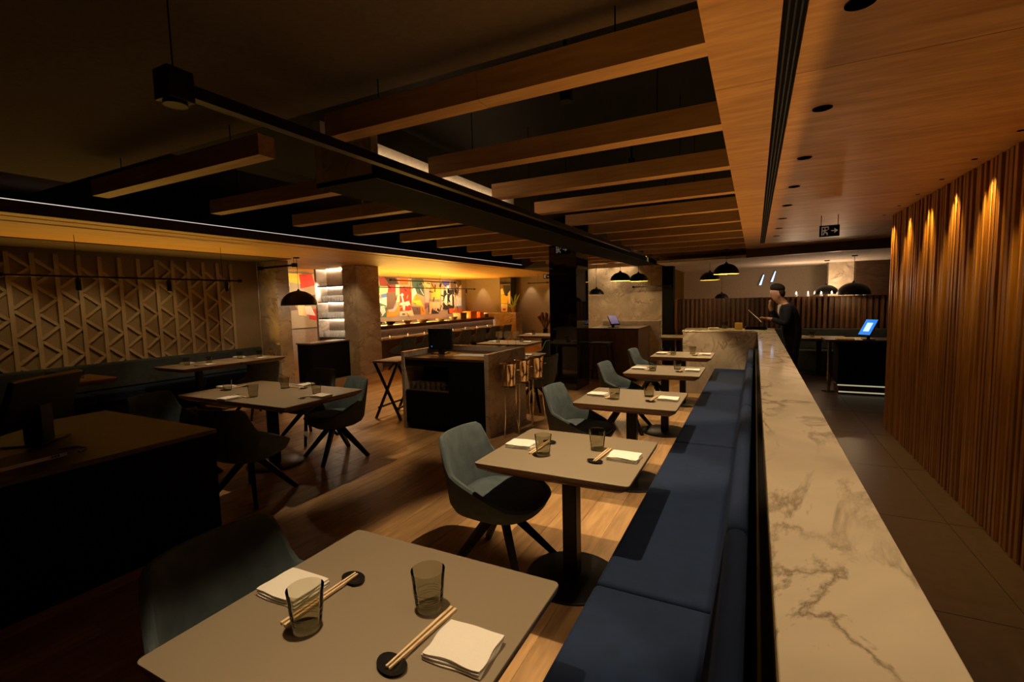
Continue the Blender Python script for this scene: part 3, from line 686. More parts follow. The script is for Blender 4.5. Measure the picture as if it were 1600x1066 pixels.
# carcass around the open niche
MB().box(-0.61, 0.58, -0.10, 0.45, 0.06, 0.90).box(-0.61, 0.58, -0.485, -0.10, 0.82, 0.90).box(-0.61, 0.58, -0.485, -0.10, 0.06, 0.50).box(0.06, 0.58, -0.485, -0.10, 0.50, 0.82).build('carcass', 'black', ws)
MB().box(-0.61, 0.055, -0.497, -0.485, 0.08, 0.485).build('door', 'black', ws); MB().box(0.065, 0.575, -0.497, -0.485, 0.08, 0.885).build('door', 'black', ws)
MB().box(-0.60, 0.05, -0.495, -0.12, 0.500, 0.512).build('niche_shelf', 'dwood', ws)
MB().box(-0.60, 0.56, -0.46, 0.40, 0.0, 0.06).build('plinth', 'black', ws)
g0 = MB().lathe(glass_profile(0.025, 0.033, 0.10), 16).build('niche_glass', 'shelfglass', smooth=True)
tag(g0, 'small tumbler in the dark niche of the waiter station', 'glass', 'tumblers in the station niche'); g0.location = (-3.95, 4.84, 0.512)
for k in range(1, 14):
    o = g0.copy(); COL.objects.link(o); o.location = (-3.95+0.082*(k % 7), 4.84+0.09*(k//7), 0.512)
wg0 = thing('wine_glass', 'left wine glass on the waiter station', 'wine glass', (-3.14, 5.735, 1.0), group='wine glasses on the waiter station')
def wine(parent):
    MB().lathe([(0.0, 0), (0.034, 0.0), (0.034, 0.002), (0.006, 0.006), (0.004, 0.02), (0.004, 0.085), (0.010, 0.09)], 20).build('stem', 'clear', parent, smooth=True)
    MB().lathe([(0.010, 0.09), (0.038, 0.11), (0.050, 0.14), (0.048, 0.175), (0.040, 0.205), (0.038, 0.205), (0.046, 0.175), (0.048, 0.14), (0.036, 0.113), (0.0, 0.096)], 24).build('bowl', 'shelfglass', parent, smooth=True)
wine(wg0)
dup(wg0, (-3.01, 5.735, 1.0), 0, 'middle wine glass on the waiter station'); dup(wg0, (-2.885, 5.735, 1.0), 0, 'right wine glass on the waiter station')
pm = thing('station_monitor', 'small black till monitor with blue light on the waiter station', 'monitor', (-3.78, 5.25, 0.93), 0.2)
MB().box(-0.17, 0.17, -0.03, 0.03, 0.06, 0.34).build('casing', 'bmetal', pm, bevel=0.008)
MB().box(-0.155, 0.155, 0.030, 0.033, 0.08, 0.325).build('screen', 'bgloss', pm.children[0])
MB().box(-0.1, 0.1, -0.09, 0.09, 0, 0.012).box(-0.03, 0.03, -0.02, 0.05, 0.012, 0.10).build('stand', 'bmetal', pm)
MB().ball((-0.12, -0.031, 0.10), 0.007, n=8, m=6).build('indicator_light', 'screen', pm)
tag(MB().box(-0.28, 0.28, -0.10, 0.10, 0, 0.006).build('paper_sheet', 'paper', loc=(-3.18, 5.18, 0.93), rotz=0.05), 'white paper mat lying on the waiter station top', 'paper')

# ---- champagne bucket stands
def bucket(loc, label):
    t = thing('bucket_stand', label, 'ice bucket', loc, group='steel bucket stands')
    MB().lathe([(0.0, 0.60), (0.075, 0.60), (0.080, 0.61), (0.088, 0.70), (0.098, 0.86), (0.106, 0.875), (0.100, 0.878), (0.092, 0.86), (0.080, 0.64), (0.0, 0.62)], 32).build('bucket', 'copper', t, smooth=True)
    for a in (0.5, 0.5+2*PI/3, 0.5+4*PI/3):
        MB().tube([(0.12*math.cos(a), 0.12*math.sin(a), 0), (0.085*math.cos(a), 0.085*math.sin(a), 0.3), (0.090*math.cos(a), 0.090*math.sin(a), 0.60)], 0.007, 8).build('leg', 'chrome', t, smooth=True)
    MB().lathe([(0.094, 0.590), (0.094, 0.602), (0.080, 0.602), (0.080, 0.590), (0.094, 0.590)], 28).build('ring', 'chrome', t, smooth=True)
    MB().tube([(0.108, -0.03, 0.80), (0.135, -0.02, 0.80), (0.135, 0.02, 0.80), (0.108, 0.03, 0.80)], 0.005, 6).build('handle', 'chrome', t.children[0], smooth=True)
bucket((-2.62, 4.98, 0), 'nearest polished bucket on a tall stand beside the waiter station')
bucket((-2.60, 5.32, 0), 'middle polished bucket on a tall stand beside the waiter station')
bucket((-2.56, 5.66, 0), 'farthest polished bucket on a tall stand beside the waiter station')

# ---- folding tray stand
ts = thing('tray_stand', 'folding tray table with crossed dark legs left of the waiter station', 'tray stand', (-4.60, 5.30, 0), 0.1)
MB().box(-0.20, 0.22, -0.30, 0.30, 0.80, 0.825).build('tray', 'mwood', ts, bevel=0.004)
for sy in (-0.27, 0.27):
    MB().bar((-0.20, sy, 0), (0.20, sy, 0.80), 0.03, 0.03).build('leg', 'bmetal', ts); MB().bar((0.20, sy*0.92, 0), (-0.20, sy*0.92, 0.80), 0.03, 0.03).build('leg', 'bmetal', ts)
MB().bar((-0.15, -0.27, 0.16), (-0.15, 0.27, 0.16), 0.025).build('stretcher', 'bmetal', ts); MB().bar((0.15, -0.25, 0.16), (0.15, 0.25, 0.16), 0.025).build('stretcher', 'bmetal', ts)

# ---- bar back: dark cabinet, lit shelves, glassware
bc = thing('bar_cabinet', 'dark low cabinet with pale top beside the stone column', 'cabinet', (-8.25, 7.2, 0))
MB().box(-0.42, 0.0, -0.33, 0.72, 0, 0.80).build('body', 'black', bc); MB().box(-0.44, 0.02, -0.35, 0.73, 0.80, 0.83).build('worktop', 'mwood', bc)
sh = thing('lit_shelves', 'backlit shelf unit of four tiers between the stone columns', 'shelf unit', (-8.95, 8.35, 0))
MB().box(-0.50, 0.40, 0.10, 0.16, 0.85, 2.49).build('back_panel', 'cplaster', sh)
MB().box(-0.56, -0.50, -0.22, 0.16, 0, 2.49).build('side_panel', 'marble3', sh); MB().box(-0.50, 0.40, -0.22, 0.16, 0, 0.85).build('base', 'dwood', sh)
sg0 = MB().lathe(glass_profile(0.026, 0.034, 0.15), 14).build('shelf_glass', 'shelfglass', smooth=True); tag(sg0, 'tall clear glass in the rows on the backlit shelves', 'glass', 'glassware on the backlit shelves'); first = True
for z in (1.28, 1.68, 2.06):
    MB().box(-0.50, 0.40, -0.20, 0.10, z, z+0.022).build('shelf', 'bmetal', sh)
    MB().box(-0.48, 0.38, 0.085, 0.098, z-0.012, z-0.001).build('shelf_light', 'shelfled', sh)
for z in (0.85, 1.302, 1.702):
    for k in range(9):
        for r_ in range(2):
            o = sg0 if first else sg0.copy()
            if not first: COL.objects.link(o)
            first = False; o.location = (-9.38+0.094*k, 8.22+0.11*r_, z)
MB().box(-0.48, 0.38, 0.085, 0.098, 2.478, 2.489).build('shelf_light', 'shelfled', sh)

# ---- sushi bar
sb = thing('sushi_bar', 'long sushi bar counter with a glowing front edge', 'bar', (-8.5, 12.0, 0))
MB().box(-0.25, 0.32, -3.3, 3.185, 0.71, 0.75).build('counter_top', 'marble', sb, bevel=0.003)
MB().box(-0.25, 0.05, -3.3, 3.185, 0, 0.71).build('front_panel', 'mwood', sb)
MB().box(-0.10, -0.05, -3.3, 3.185, 0.75, 1.02).build('upstand', 'dwood', sb)
MB().box(-0.62, -0.01, -3.3, 3.185, 1.02, 1.05).box(-0.022, -0.01, -3.3, 3.185, 0.955, 1.02).build('ledge', 'dwood', sb, bevel=0.002)
MB().box(-0.62, -0.57, -3.3, 3.185, 0, 1.02).build('rear_panel', 'black', sb)
MB().box(-0.049, -0.030, -3.28, 3.18, 1.005, 1.018).build('led_strip', 'ledbar', sb)
cn0 = thing('candle_glass', 'small glowing candle glass on the sushi bar, first from the column', 'candle', (-8.40, 9.45, 0.75), group='candle glasses on the sushi bar')
MB().lathe(glass_profile(0.03, 0.036, 0.075), 16).build('holder', 'clear', cn0, smooth=True)
MB().lathe([(0.0, 0.008), (0.024, 0.008), (0.024, 0.04), (0.0, 0.045)], 14).build('wax', 'dimbulb', cn0, smooth=True)
for k in range(1, 8): dup(cn0, (-8.40, 9.45+0.72*k, 0.75), 0, 'small glowing candle glass on the sushi bar, %s from the column' % ['', 'second', 'third', 'fourth', 'fifth', 'sixth', 'seventh', 'eighth'][k])
def bowl(loc, r, h, mat, label):
    return tag(MB().lathe([(0.0, 0), (r*0.5, 0), (r*0.85, h*0.5), (r, h), (r*0.95, h), (r*0.8, h*0.55), (0.0, h*0.15)], 20).build('bowl', mat, loc=loc, smooth=True), label, 'bowl')
bowl((-8.75, 9.35, 1.05), 0.16, 0.10, 'ceramic', 'black bowl on the sushi bar ledge next to the stone column')
bowl((-8.80, 9.95, 1.05), 0.14, 0.09, 'ceramic', 'dark bowl on the sushi bar ledge below the dark mural panel')
bowl((-8.75, 10.6, 1.05), 0.13, 0.09, 'chrome', 'shiny steel bowl on the sushi bar ledge')
bowl((-8.75, 11.3, 1.05), 0.17, 0.08, 'pot', 'broad clay bowl on the sushi bar ledge')
bowl((-8.75, 12.2, 1.05), 0.16, 0.07, 'paper', 'white bowl on the sushi bar ledge below the yellow mural triangle')
bowl((-8.75, 12.9, 1.05), 0.14, 0.10, 'pot', 'small tan bowl on the far half of the bar ledge')
def lidbox(loc, sx, sy, sz, mat, label):
    t = thing('lidded_box', label, 'box', loc)
    MB().box(-sx/2, sx/2, -sy/2, sy/2, 0, sz*0.8).build('body', mat, t, bevel=0.004); MB().box(-sx/2-0.008, sx/2+0.008, -sy/2-0.008, sy/2+0.008, sz*0.8, sz).build('lid', mat, t, bevel=0.004)
lidbox((-8.85, 13.45, 1.05), 0.3, 0.36, 0.22, 'mwood', 'brown lidded box on the bar ledge before the dark mural figures')
lidbox((-8.85, 14.1, 1.05), 0.3, 0.4, 0.24, 'orange', 'wide orange lacquer box on the bar ledge')
lidbox((-8.80, 14.6, 1.05), 0.26, 0.26, 0.20, 'orange', 'smaller orange lacquer box at the far end of the ledge')
lidbox((-8.80, 14.98, 1.05), 0.22, 0.22, 0.12, 'dwood', 'dark box at the far end of the bar ledge')
eb = thing('bar_end_block', 'marble block closing the far end of the sushi bar', 'counter', (-8.3, 15.25, 0))
MB().box(-0.95, 0.68, -0.05, 0.45, 0, 1.17).build('body', 'marble2', eb); MB().box(-0.96, 0.69, -0.06, 0.46, 1.17, 1.20).build('marble_top', 'marble', eb)
pp = thing('potted_plant', 'lime green leafy plant in a clay pot on the bar end block', 'plant', (-7.78, 15.36, 1.20))
MB().lathe([(0.0, 0), (0.07, 0), (0.11, 0.20), (0.115, 0.21), (0.10, 0.21), (0.09, 0.18), (0.0, 0.18)], 20).build('pot', 'pot', pp, smooth=True)
for k, (ax, az, L) in enumerate(((-1.5, 0.2, 0.34), (-0.9, 0.5, 0.30), (-0.3, 1.0, 0.42), (0.4, 1.0, 0.50), (0.9, 0.9, 0.55), (1.4, 0.6, 0.25), (-1.2, 0.25, 0.24))):
    pth = [(math.sin(ax)*L*t*0.7, -0.05*t, 0.18+L*az*(t**0.8)) for t in (0, 0.35, 0.7, 1)]
    MB().tube(pth, [0.012, 0.026, 0.030, 0.004], 6).build('leaf', 'leaf', pp, smooth=True)
dp = thing('dried_plant', 'dark dried branches in a vase before the far tan wall', 'plant', (-6.05, 14.2, 0))
MB().lathe([(0.0, 0), (0.12, 0), (0.16, 0.3), (0.07, 0.62), (0.09, 0.68), (0.07, 0.68), (0.0, 0.5)], 18).build('vase', 'ceramic', dp, smooth=True)
for k in range(9):
    a = k*0.7; MB().tube([(0, 0, 0.6), (0.10*math.cos(a), 0.10*math.sin(a), 0.85), (0.24*math.cos(a+0.3), 0.2*math.sin(a+0.3), 1.05+0.05*(k % 4))], [0.008, 0.02, 0.05], 6).build('branch', 'stem', dp)

# ---- mural and painted column face
mu = thing('mural', 'colourful collage mural on the wall behind the sushi bar', 'mural', (-10.374, 13.0, 1.0))
MB().box(0, 0.025, -6.6, 2.88, 0.05, 1.45).build('panel', 'p_base', mu)
MURAL = [
('dkred',[(11.26, 2.48), (12.09, 2.51), (12.21, 2.23), (12.03, 2.13), (11.3, 2.17)]),
('black',[(11.51, 2.46), (12.02, 2.49), (12.14, 2.25), (11.73, 2.22)]),
('cream',[(11.3, 2.17), (11.66, 2.17), (11.64, 1.95), (11.25, 1.9)]),
('green',[(11.22, 2.21), (11.3, 2.21), (11.28, 1.95), (11.2, 1.92)]),
('blue',[(11.35, 1.92), (11.59, 1.95), (11.58, 1.79), (11.34, 1.77)]),
('white',[(11.24, 1.79), (11.58, 1.83), (11.57, 1.56), (11.23, 1.66)]),
('dkgreen',[(11.23, 1.66), (11.57, 1.56), (11.53, 1.2), (11.2, 1.21)]),
('white',[(11.29, 1.55), (11.45, 1.56), (11.5, 1.36), (11.33, 1.23), (11.24, 1.32)]),
('brown',[(11.59, 1.97), (12.0, 2.02), (12.0, 1.67), (11.85, 1.46), (11.56, 1.43)]),
('red',[(11.69, 2.15), (12.01, 2.16), (12.0, 2.0), (11.63, 1.97)]),
('cream',[(12.02, 2.23), (12.21, 2.23), (12.19, 1.67), (12.01, 1.67)]),
('orange',[(11.55, 1.36), (11.91, 1.37), (12.06, 1.53), (12.07, 1.67), (12.19, 1.67), (12.15, 1.34), (12.0, 1.2), (11.54, 1.2)]),
('pink',[(11.56, 1.42), (11.84, 1.44), (12.01, 1.55), (12.01, 1.67), (12.08, 1.67), (12.07, 1.52), (11.91, 1.37), (11.55, 1.36)]),
('red',[(12.2, 2.16), (12.79, 2.17), (12.79, 1.66), (12.74, 1.37), (12.19, 1.36)]),
('white',[(12.2, 1.9), (12.33, 1.96), (12.4, 1.9), (12.34, 1.86), (12.4, 1.66), (12.65, 1.7), (12.73, 1.54), (12.64, 1.57), (12.58, 1.52), (12.45, 1.55), (12.42, 1.39), (12.33, 1.39), (12.31, 1.55), (12.18, 1.57), (12.19, 1.62), (12.31, 1.67), (12.27, 1.86)]),
('cream',[(12.17, 1.36), (12.81, 1.39), (12.88, 1.19), (12.16, 1.21)]),
('redorange',[(12.23, 2.49), (12.66, 2.5), (12.64, 2.24), (12.24, 2.23)]),
('teal',[(12.84, 2.44), (13.47, 2.45), (13.48, 1.85), (13.12, 1.95), (12.87, 2.19)]),
('white',[(12.82, 2.07), (12.98, 2.15), (13.08, 1.95), (12.92, 1.85), (12.79, 1.66)]),
('yellow',[(13.06, 1.94), (13.43, 1.49), (12.75, 1.6)]),
('orange',[(13.06, 1.94), (13.27, 1.73), (12.91, 1.71)]),
('brown',[(12.78, 1.51), (13.25, 1.48), (13.23, 1.23), (12.88, 1.24)]),
('orange',[(13.25, 1.5), (13.43, 1.49), (13.52, 1.22), (13.27, 1.2)]),
('lilac',[(13.53, 2.08), (13.79, 2.16), (13.75, 1.62), (13.5, 1.65)]),
('purple',[(13.5, 1.6), (13.75, 1.62), (13.72, 1.49), (13.53, 1.4)]),
('cream',[(13.49, 2.38), (13.88, 2.39), (13.87, 2.16), (13.49, 2.08)]),
('yellow',[(13.91, 2.16), (14.46, 2.17), (14.43, 1.74), (13.89, 1.75)]),
('orange2',[(13.91, 2.11), (14.17, 2.14), (14.19, 1.75), (13.93, 1.77)]),
('grey',[(13.8, 1.75), (14.37, 1.74), (14.36, 1.67), (13.8, 1.69)]),
('peach',[(13.77, 1.65), (14.41, 1.64), (14.37, 1.37), (13.73, 1.21)]),
('black',[(13.86, 1.34), (13.95, 1.44), (13.99, 1.33), (14.1, 1.43), (14.14, 1.3), (14.26, 1.43), (14.34, 1.3), (14.29, 1.22), (13.85, 1.23)]),
('blue2',[(14.59, 2.41), (15.06, 2.42), (15.02, 2.26), (14.76, 2.23), (14.61, 2.33)]),
('cream',[(14.48, 2.17), (14.67, 2.17), (14.57, 1.37), (14.45, 1.32)]),
('black',[(14.66, 2.06), (15.33, 2.1), (15.28, 1.35), (14.62, 1.37)]),
('white',[(14.63, 1.64), (14.74, 1.85), (14.88, 1.93), (14.86, 1.5), (14.74, 1.53)]),
('white',[(14.93, 1.6), (15.07, 1.88), (15.2, 1.93), (15.19, 1.49), (15.05, 1.52)]),
('white',[(14.76, 2.23), (15.02, 2.26), (14.98, 1.93), (14.84, 1.96)]),
('cream',[(15.34, 1.9), (15.64, 1.85), (15.61, 1.45), (15.31, 1.46)]),
('white',[(15.51, 1.82), (15.84, 1.79), (15.82, 1.48), (15.49, 1.47)]),
('brown',[(15.15, 2.42), (15.85, 2.44), (15.86, 2.07), (15.62, 1.96), (15.18, 2.12)]),
('cream',[(15.68, 2.21), (15.87, 2.3), (15.84, 1.79), (15.66, 1.82)]),
('skyblue',[(15.49, 1.47), (15.82, 1.48), (15.82, 1.41), (15.48, 1.41)]),
('redorange',[(14.97, 1.39), (15.84, 1.39), (15.83, 1.19), (14.98, 1.19)]),
]
for k, (c, poly) in enumerate(MURAL):
    MB().prism([(a-13.0, min(b, 2.45)-1.0) for a, b in poly], 0.024, 0.026+0.0006*k, 'x').build('painted_shape', 'p_'+c, mu)
rm = random.Random(5)
for k in range(26):
    y0 = 7.0+rm.random()*3.9; z0 = 1.05+rm.random()*1.2; w_ = 0.15+rm.random()*0.4; h_ = 0.1+rm.random()*0.5
    p = [(y0+rm.uniform(-.05, .05), z0), (y0+w_, z0+rm.uniform(-.1, .1)), (y0+w_*rm.uniform(.6, 1), min(2.44, z0+h_)), (y0, min(2.44, z0+h_*rm.uniform(.6, 1)))]
    MB().prism([(a-13.0, b-1.0) for a, b in p], 0.024, 0.026+0.0006*k, 'x').build('painted_shape', 'p_'+rm.choice(['yellow', 'blue', 'red', 'black', 'orange2', 'white', 'peach', 'blue2', 'brown']), mu)
for k in range(60):      # brushed strokes and scribbles over the collage
    y0 = 11.2+rm.random()*4.5; z0 = 1.25+rm.random()*1.1; a = rm.uniform(0, PI); L = rm.uniform(0.06, 0.3); t_ = rm.uniform(0.008, 0.03)
    d = Vector((math.cos(a)*L, math.sin(a)*L)); n_ = Vector((-d.y, d.x)).normalized()*t_; c_ = Vector((y0-13.0, min(z0, 2.42-abs(d.y)-t_)-1.0))
    MB().prism([tuple(c_-d/2-n_), tuple(c_+d/2-n_*0.4), tuple(c_+d/2+n_), tuple(c_-d/2+n_*0.6)], 0.05, 0.0545+0.0003*k, 'x').build('brush_stroke', 'p_'+rm.choice(['black', 'white', 'brown', 'black', 'cream', 'dkred', 'teal', 'yellow']), mu)
cpn = thing('column_painting', 'yellow and white painting on the front of the far black column', 'painting', (-8.29, 15.725, 1.2))
MB().box(-0.22, 0.22, -0.012, 0.0, 0, 1.05).build('panel', 'p_brown', cpn)
for k, (c, p) in enumerate((('white', [(-.2, .02), (.05, .02), (.08, .3), (-.2, .32)]), ('yellow', [(-.2, .33), (.08, .32), (.12, .62), (-.2, .66)]), ('cream', [(-.2, .66), (-.05, .66), (-.12, .9), (-.2, .85)]), ('black', [(.0, .6), (.2, .62), (.2, 1.0), (-.1, 1.0)]), ('white', [(.12, .3), (.2, .3), (.2, .8), (.1, .7)]), ('red', [(-.12, .06), (.0, .06), (.0, .14), (-.12, .14)]))):
    MB().prism(p, -0.0135-0.0006*k, -0.011, 'y').build('painted_shape', 'p_'+c, cpn)

# ---- service counter behind the black column
sc_ = thing('service_counter', 'brown wooden service counter right of the black column', 'counter', (-2.42, 9.85, 0))
MB().box(-0.60, 0.42, -0.60, 0.60, 0, 1.0).build('body', 'mwood', sc_); MB().box(-0.61, 0.43, -0.61, 0.61, 1.0, 1.03).build('worktop', 'dwood', sc_)
MB().box(-0.60, 0.62, 0.50, 0.75, 0, 1.12).build('raised_ledge', 'marble2', sc_)
tb = thing('counter_tablet', 'tilted till tablet with purple screen on the service counter', 'tablet', (-2.55, 9.50, 1.03), -0.9)
R2 = Matrix.Translation((0, 0, 0.15)) @ Matrix.Rotation(0.75, 4, 'Y')
rbox(-0.13, 0.13, -0.10, 0.10, -0.012, 0.012, R2).build('casing', 'bmetal', tb, bevel=0.004); rbox(-0.115, 0.115, -0.085, 0.085, 0.012, 0.014, R2).build('screen', 'dimscreen', tb.children[0])
MB().box(-0.09, 0.09, -0.08, 0.08, 0, 0.012).box(-0.05, -0.02, -0.03, 0.03, 0.012, 0.16).build('stand', 'bmetal', tb)
bs = thing('bar_stool', 'black framed bar stool before the brown service counter', 'stool', (-2.66, 8.95, 0))
MB().box(-0.20, 0.20, -0.18, 0.18, 0.74, 0.78).build('seat', 'darkteal', bs, bevel=0.012)
for sx in (-1, 1):
    for sy in (-1, 1): MB().bar((0.24*sx, 0.20*sy, 0), (0.17*sx, 0.15*sy, 0.745), 0.028).build('leg', 'bmetal', bs)
MB().bar((-0.215, -0.185, 0.25), (0.215, -0.185, 0.25), 0.02).build('footrest', 'bmetal', bs); MB().bar((-0.215, 0.185, 0.25), (0.215, 0.185, 0.25), 0.02).build('footrest', 'bmetal', bs)

# ---- pendants
def pendant(loc, dia, label, ceilz, power, lamp=True):
    t = thing('pendant_lamp', label, 'pendant lamp', loc, group='black dome pendants'); r = dia/2
    prof = [(r, 0)] + [(r*math.cos(a), r*0.86*math.sin(a)) for a in [PI/2*k/9 for k in range(1, 9)]] + [(0.03, r*0.86)]
    inn = [(max(0.0, a-0.006), max(0.0, b-0.006) if k else 0) for k, (a, b) in enumerate(prof)][::-1]
    MB().lathe(prof+[(0.012, r*0.86+0.03), (0.0, r*0.86+0.03)], 32, cap=False).build('shade', 'bmetal', t, smooth=True); sd_ = t.children[0]
    m = MB(); m.lathe(inn[1:], 32); m.f = [f for f in m.f if len(f) == 4]; m.build('shade_lining', 'ywood', sd_, smooth=True)
    MB().ball((0, 0, r*0.42), 0.03, n=10, m=8).build('bulb', 'bulb', sd_, smooth=True)
    MB().tube([(0, 0, r*0.86+0.02), (0, 0, ceilz-loc[2]-0.01)], 0.004, 6).build('cord', 'bmetal', t)
    MB().lathe([(0.05, ceilz-loc[2]-0.02), (0.05, ceilz-loc[2]-0.001)], 16).build('ceiling_rose', 'bmetal', t)
    point((loc[0], loc[1], loc[2]+r*0.20), power, WARM, 0.02, 'pendant_light')
pendant((-7.45, 6.0, 1.63), 0.62, 'large black dome pendant before the stone columns on the left', 2.5, 4)
pendant((-2.52, 9.95, 1.98), 0.42, 'left of two overlapping dome pendants before the marble wall', 3.05, 18)
pendant((-2.35, 10.9, 1.99), 0.42, 'right of two overlapping dome pendants before the marble wall', 3.05, 12)
pendant((-0.50, 10.0, 2.03), 0.46, 'larger dome pendant over the cross counter', 2.5, 14)
pendant((-0.90, 12.0 -0.6, 1.97), 0.42, 'lower dome pendant just left of the one over the cross counter', 3.05, 6)
pendant((-0.78, 13.6, 1.54), 0.34, 'small distant dome pendant above the slatted screen', 2.345, 3)
pendant((1.40, 12.6, 1.60), 0.48, 'left dome pendant at the far right above the candles', 2.345, 8)
pendant((1.72, 11.4, 1.58), 0.56, 'right dome pendant at the far right above the candles', 2.345, 8)
pendant((-3.45, 11.3, 1.72), 0.36, 'small dome pendant half hidden by the black column', 3.05, 4)

# ---- suspended tracks
def track(p, q, label, w_=0.03, hang=(0.1, 0.9), ceilz=2.5, heads=(), ends=True):
    p = Vector(p); q = Vector(q); t = thing('light_track', label, 'track light', p, group='suspended light tracks'); d = q-p
    MB().bar((0, 0, 0), d, w_, w_).build('rail', 'bmetal', t)
    if ends:
        for e in (Vector((0, 0, 0)), d): MB().box(e.x-w_, e.x+w_, e.y-w_, e.y+w_, e.z-w_, e.z+w_).build('end_cap', 'bmetal', t)
    for h in hang:
        c = d*h; MB().tube([(c.x, c.y, c.z+w_/2), (c.x, c.y, ceilz-p.z)], 0.003, 6).build('wire', 'bmetal', t)
    for h in heads:
        c = d*h; MB().lathe([(0.022, -0.16), (0.028, -0.15), (0.028, -0.03), (0.012, -0.01)], 14, (c.x, c.y, c.z)).build('spot_head', 'bmetal', t, smooth=True)
    return t
mt = track((-1.84, 1.02, 2.40), (-1.84, 7.9, 2.40), 'long black track hanging under the beams from the near ceiling', 0.045, (0.0,), 2.74, (), False)
MB().box(-0.045, 0.045, -0.045, 0.045, -0.05, 0.055).build('feed_box', 'bmetal', mt, bevel=0.004)
MB().lathe([(0.038, -0.062), (0.038, -0.05)], 18).build('lens_ring', 'bmetal', mt)
track((-7.0, 2.0, 2.02), (-7.0, 4.6, 2.02), 'thin black track hanging before the relief wall', 0.022, (0.25, 0.9), 2.5, (0.25, 0.62, 0.92))
track((-8.4, 5.95, 2.35), (-7.45, 5.95, 2.36), 'short black bar between two cubes over the dark cabinet', 0.035, (0.98,), 2.5)
track((-9.2, 9.4, 2.08), (-9.2, 15.0, 2.08), 'long black track in front of the mural', 0.024, (0.1, 0.35, 0.62, 0.9), 2.5, (0.7, 0.78, 0.9))
track((-9.38, 10.7, 2.30), (-9.38, 14.0, 2.30), 'upper short black track in front of the mural', 0.03, (0.1, 0.9), 2.5)
track((-2.62, 11.6, 1.88), (-1.78, 11.6, 1.88), 'short black bar in front of the marble wall', 0.025, (0.5,), 3.05)
track((-6.9, 14.8, 2.2), (-6.2, 14.8, 2.2), 'short black bar before the far tan wall', 0.03, (0.5,), 2.5)
# ---- recessed downlights
def downlight(loc, r, label, mat, group, cat='downlight'):
    t = thing('downlight', label, cat, loc, group=group)
    MB().lathe([(r, -0.003), (r, 0.0), (r*0.82, 0.0), (r*0.82, -0.003), (r, -0.003)], 28).build('trim_ring', 'bmetal', t, smooth=True)
    MB().lathe([(r*0.80, -0.001), (0.0, -0.001)], 28).build('lens', mat, t)
for k in range(8): downlight((0.27, 1.85+0.923*k, 2.5), 0.042, '%s recessed downlight in the row above the marble divider' % ORD[k], 'dimbulb' if k == 0 else 'bgloss', 'downlights above the divider')
for k in range(6): downlight((1.305, 3.74+0.632*k, 2.5), 0.016, '%s tiny lit spotlight above the wooden slat wall' % ORD[k], 'bulb', 'spotlights above the slats')
for k, (x, y_) in enumerate(((-0.95, 0.95), )): downlight((x, y_, 2.74), 0.045, 'recessed spotlight in the soffit straight above the nearest table', 'bulb', 'table spotlights')
for k, (x, y_) in enumerate(TABLES[1:]):
    t = thing('coffer_spot', 'small black spot hanging in the coffer above the %s bench table' % ['second', 'third', 'fourth', 'farthest'][k], 'spotlight', (x, y_, 2.68), group='coffer spots')
    MB().lathe([(0.035, 0.0), (0.035, 0.10), (0.012, 0.115), (0.012, 0.37)], 16).build('housing', 'bmetal', t, smooth=True); MB().lathe([(0.032, 0.001), (0.0, 0.001)], 16).build('lens', 'bulb', t)
tag(MB().lathe([(0.0, 0), (0.17, 0), (0.19, 0.015), (0.19, 0.37), (0.0, 0.37)], 30).build('ceiling_speaker', 'plaster', loc=(-3.75, 4.15, 2.68), smooth=True), 'round pale ceiling fitting between the beams', 'ceiling fitting')

# ---- exit signs
def exit_sign(loc, w_, h_, label, hang=0.0, rz=0):
    t = thing('exit_sign', label, 'exit sign', loc, rz)
    MB().box(-w_/2, w_/2, -0.012, 0.012, 0, h_).build('plate', 'black', t)
    f = lambda pts: [(a*w_-w_/2, b*h_) for a, b in pts]
    m = MB()
    for pts in ([(.10, .12), (.15, .12), (.15, .88), (.10, .88)], [(.15, .80), (.42, .80), (.42, .88), (.15, .88)], [(.42, .60), (.46, .60), (.46, .88), (.42, .88)],
                [(.24, .66), (.30, .66), (.30, .76), (.24, .76)], [(.22, .42), (.32, .46), (.30, .64), (.20, .60)], [(.30, .50), (.40, .56), (.39, .62), (.29, .58)], [(.15, .46), (.23, .54), (.21, .60), (.14, .52)],
                [(.28, .30), (.40, .26), (.41, .34), (.30, .44)], [(.36, .12), (.42, .12), (.41, .30), (.37, .30)], [(.17, .16), (.22, .14), (.28, .40), (.22, .42)]):
        m.prism(f(pts), -0.0135, -0.012, 'y')
    m.build('running_figure', 'signw', t)
    m = MB(); m.prism(f([(.58, .46), (.80, .46), (.80, .54), (.58, .54)]), -0.0135, -0.012, 'y'); m.prism(f([(.74, .28), (.92, .50), (.74, .72), (.74, .60), (.80, .50), (.74, .40)]), -0.0136, -0.012, 'y')
    m.build('arrow', 'signw', t)
    if hang:
        for s_ in (-1, 1): MB().tube([(s_*w_*0.42, 0, h_), (s_*w_*0.42, 0, h_+hang)], 0.004, 6).build('hanger', 'bmetal', t)
exit_sign((0.735, 6.5, 2.26), 0.19, 0.125, 'black exit sign with running figure and arrow under the wood ceiling', 0.115)
exit_sign((-3.04, 7.93, 2.42), 0.26, 0.15, 'dim exit sign with arrow on the black glossy column')
exit_sign((-6.15, 14.6, 2.32), 0.22, 0.14, 'small exit sign hanging far off left of the black column', 0.04)

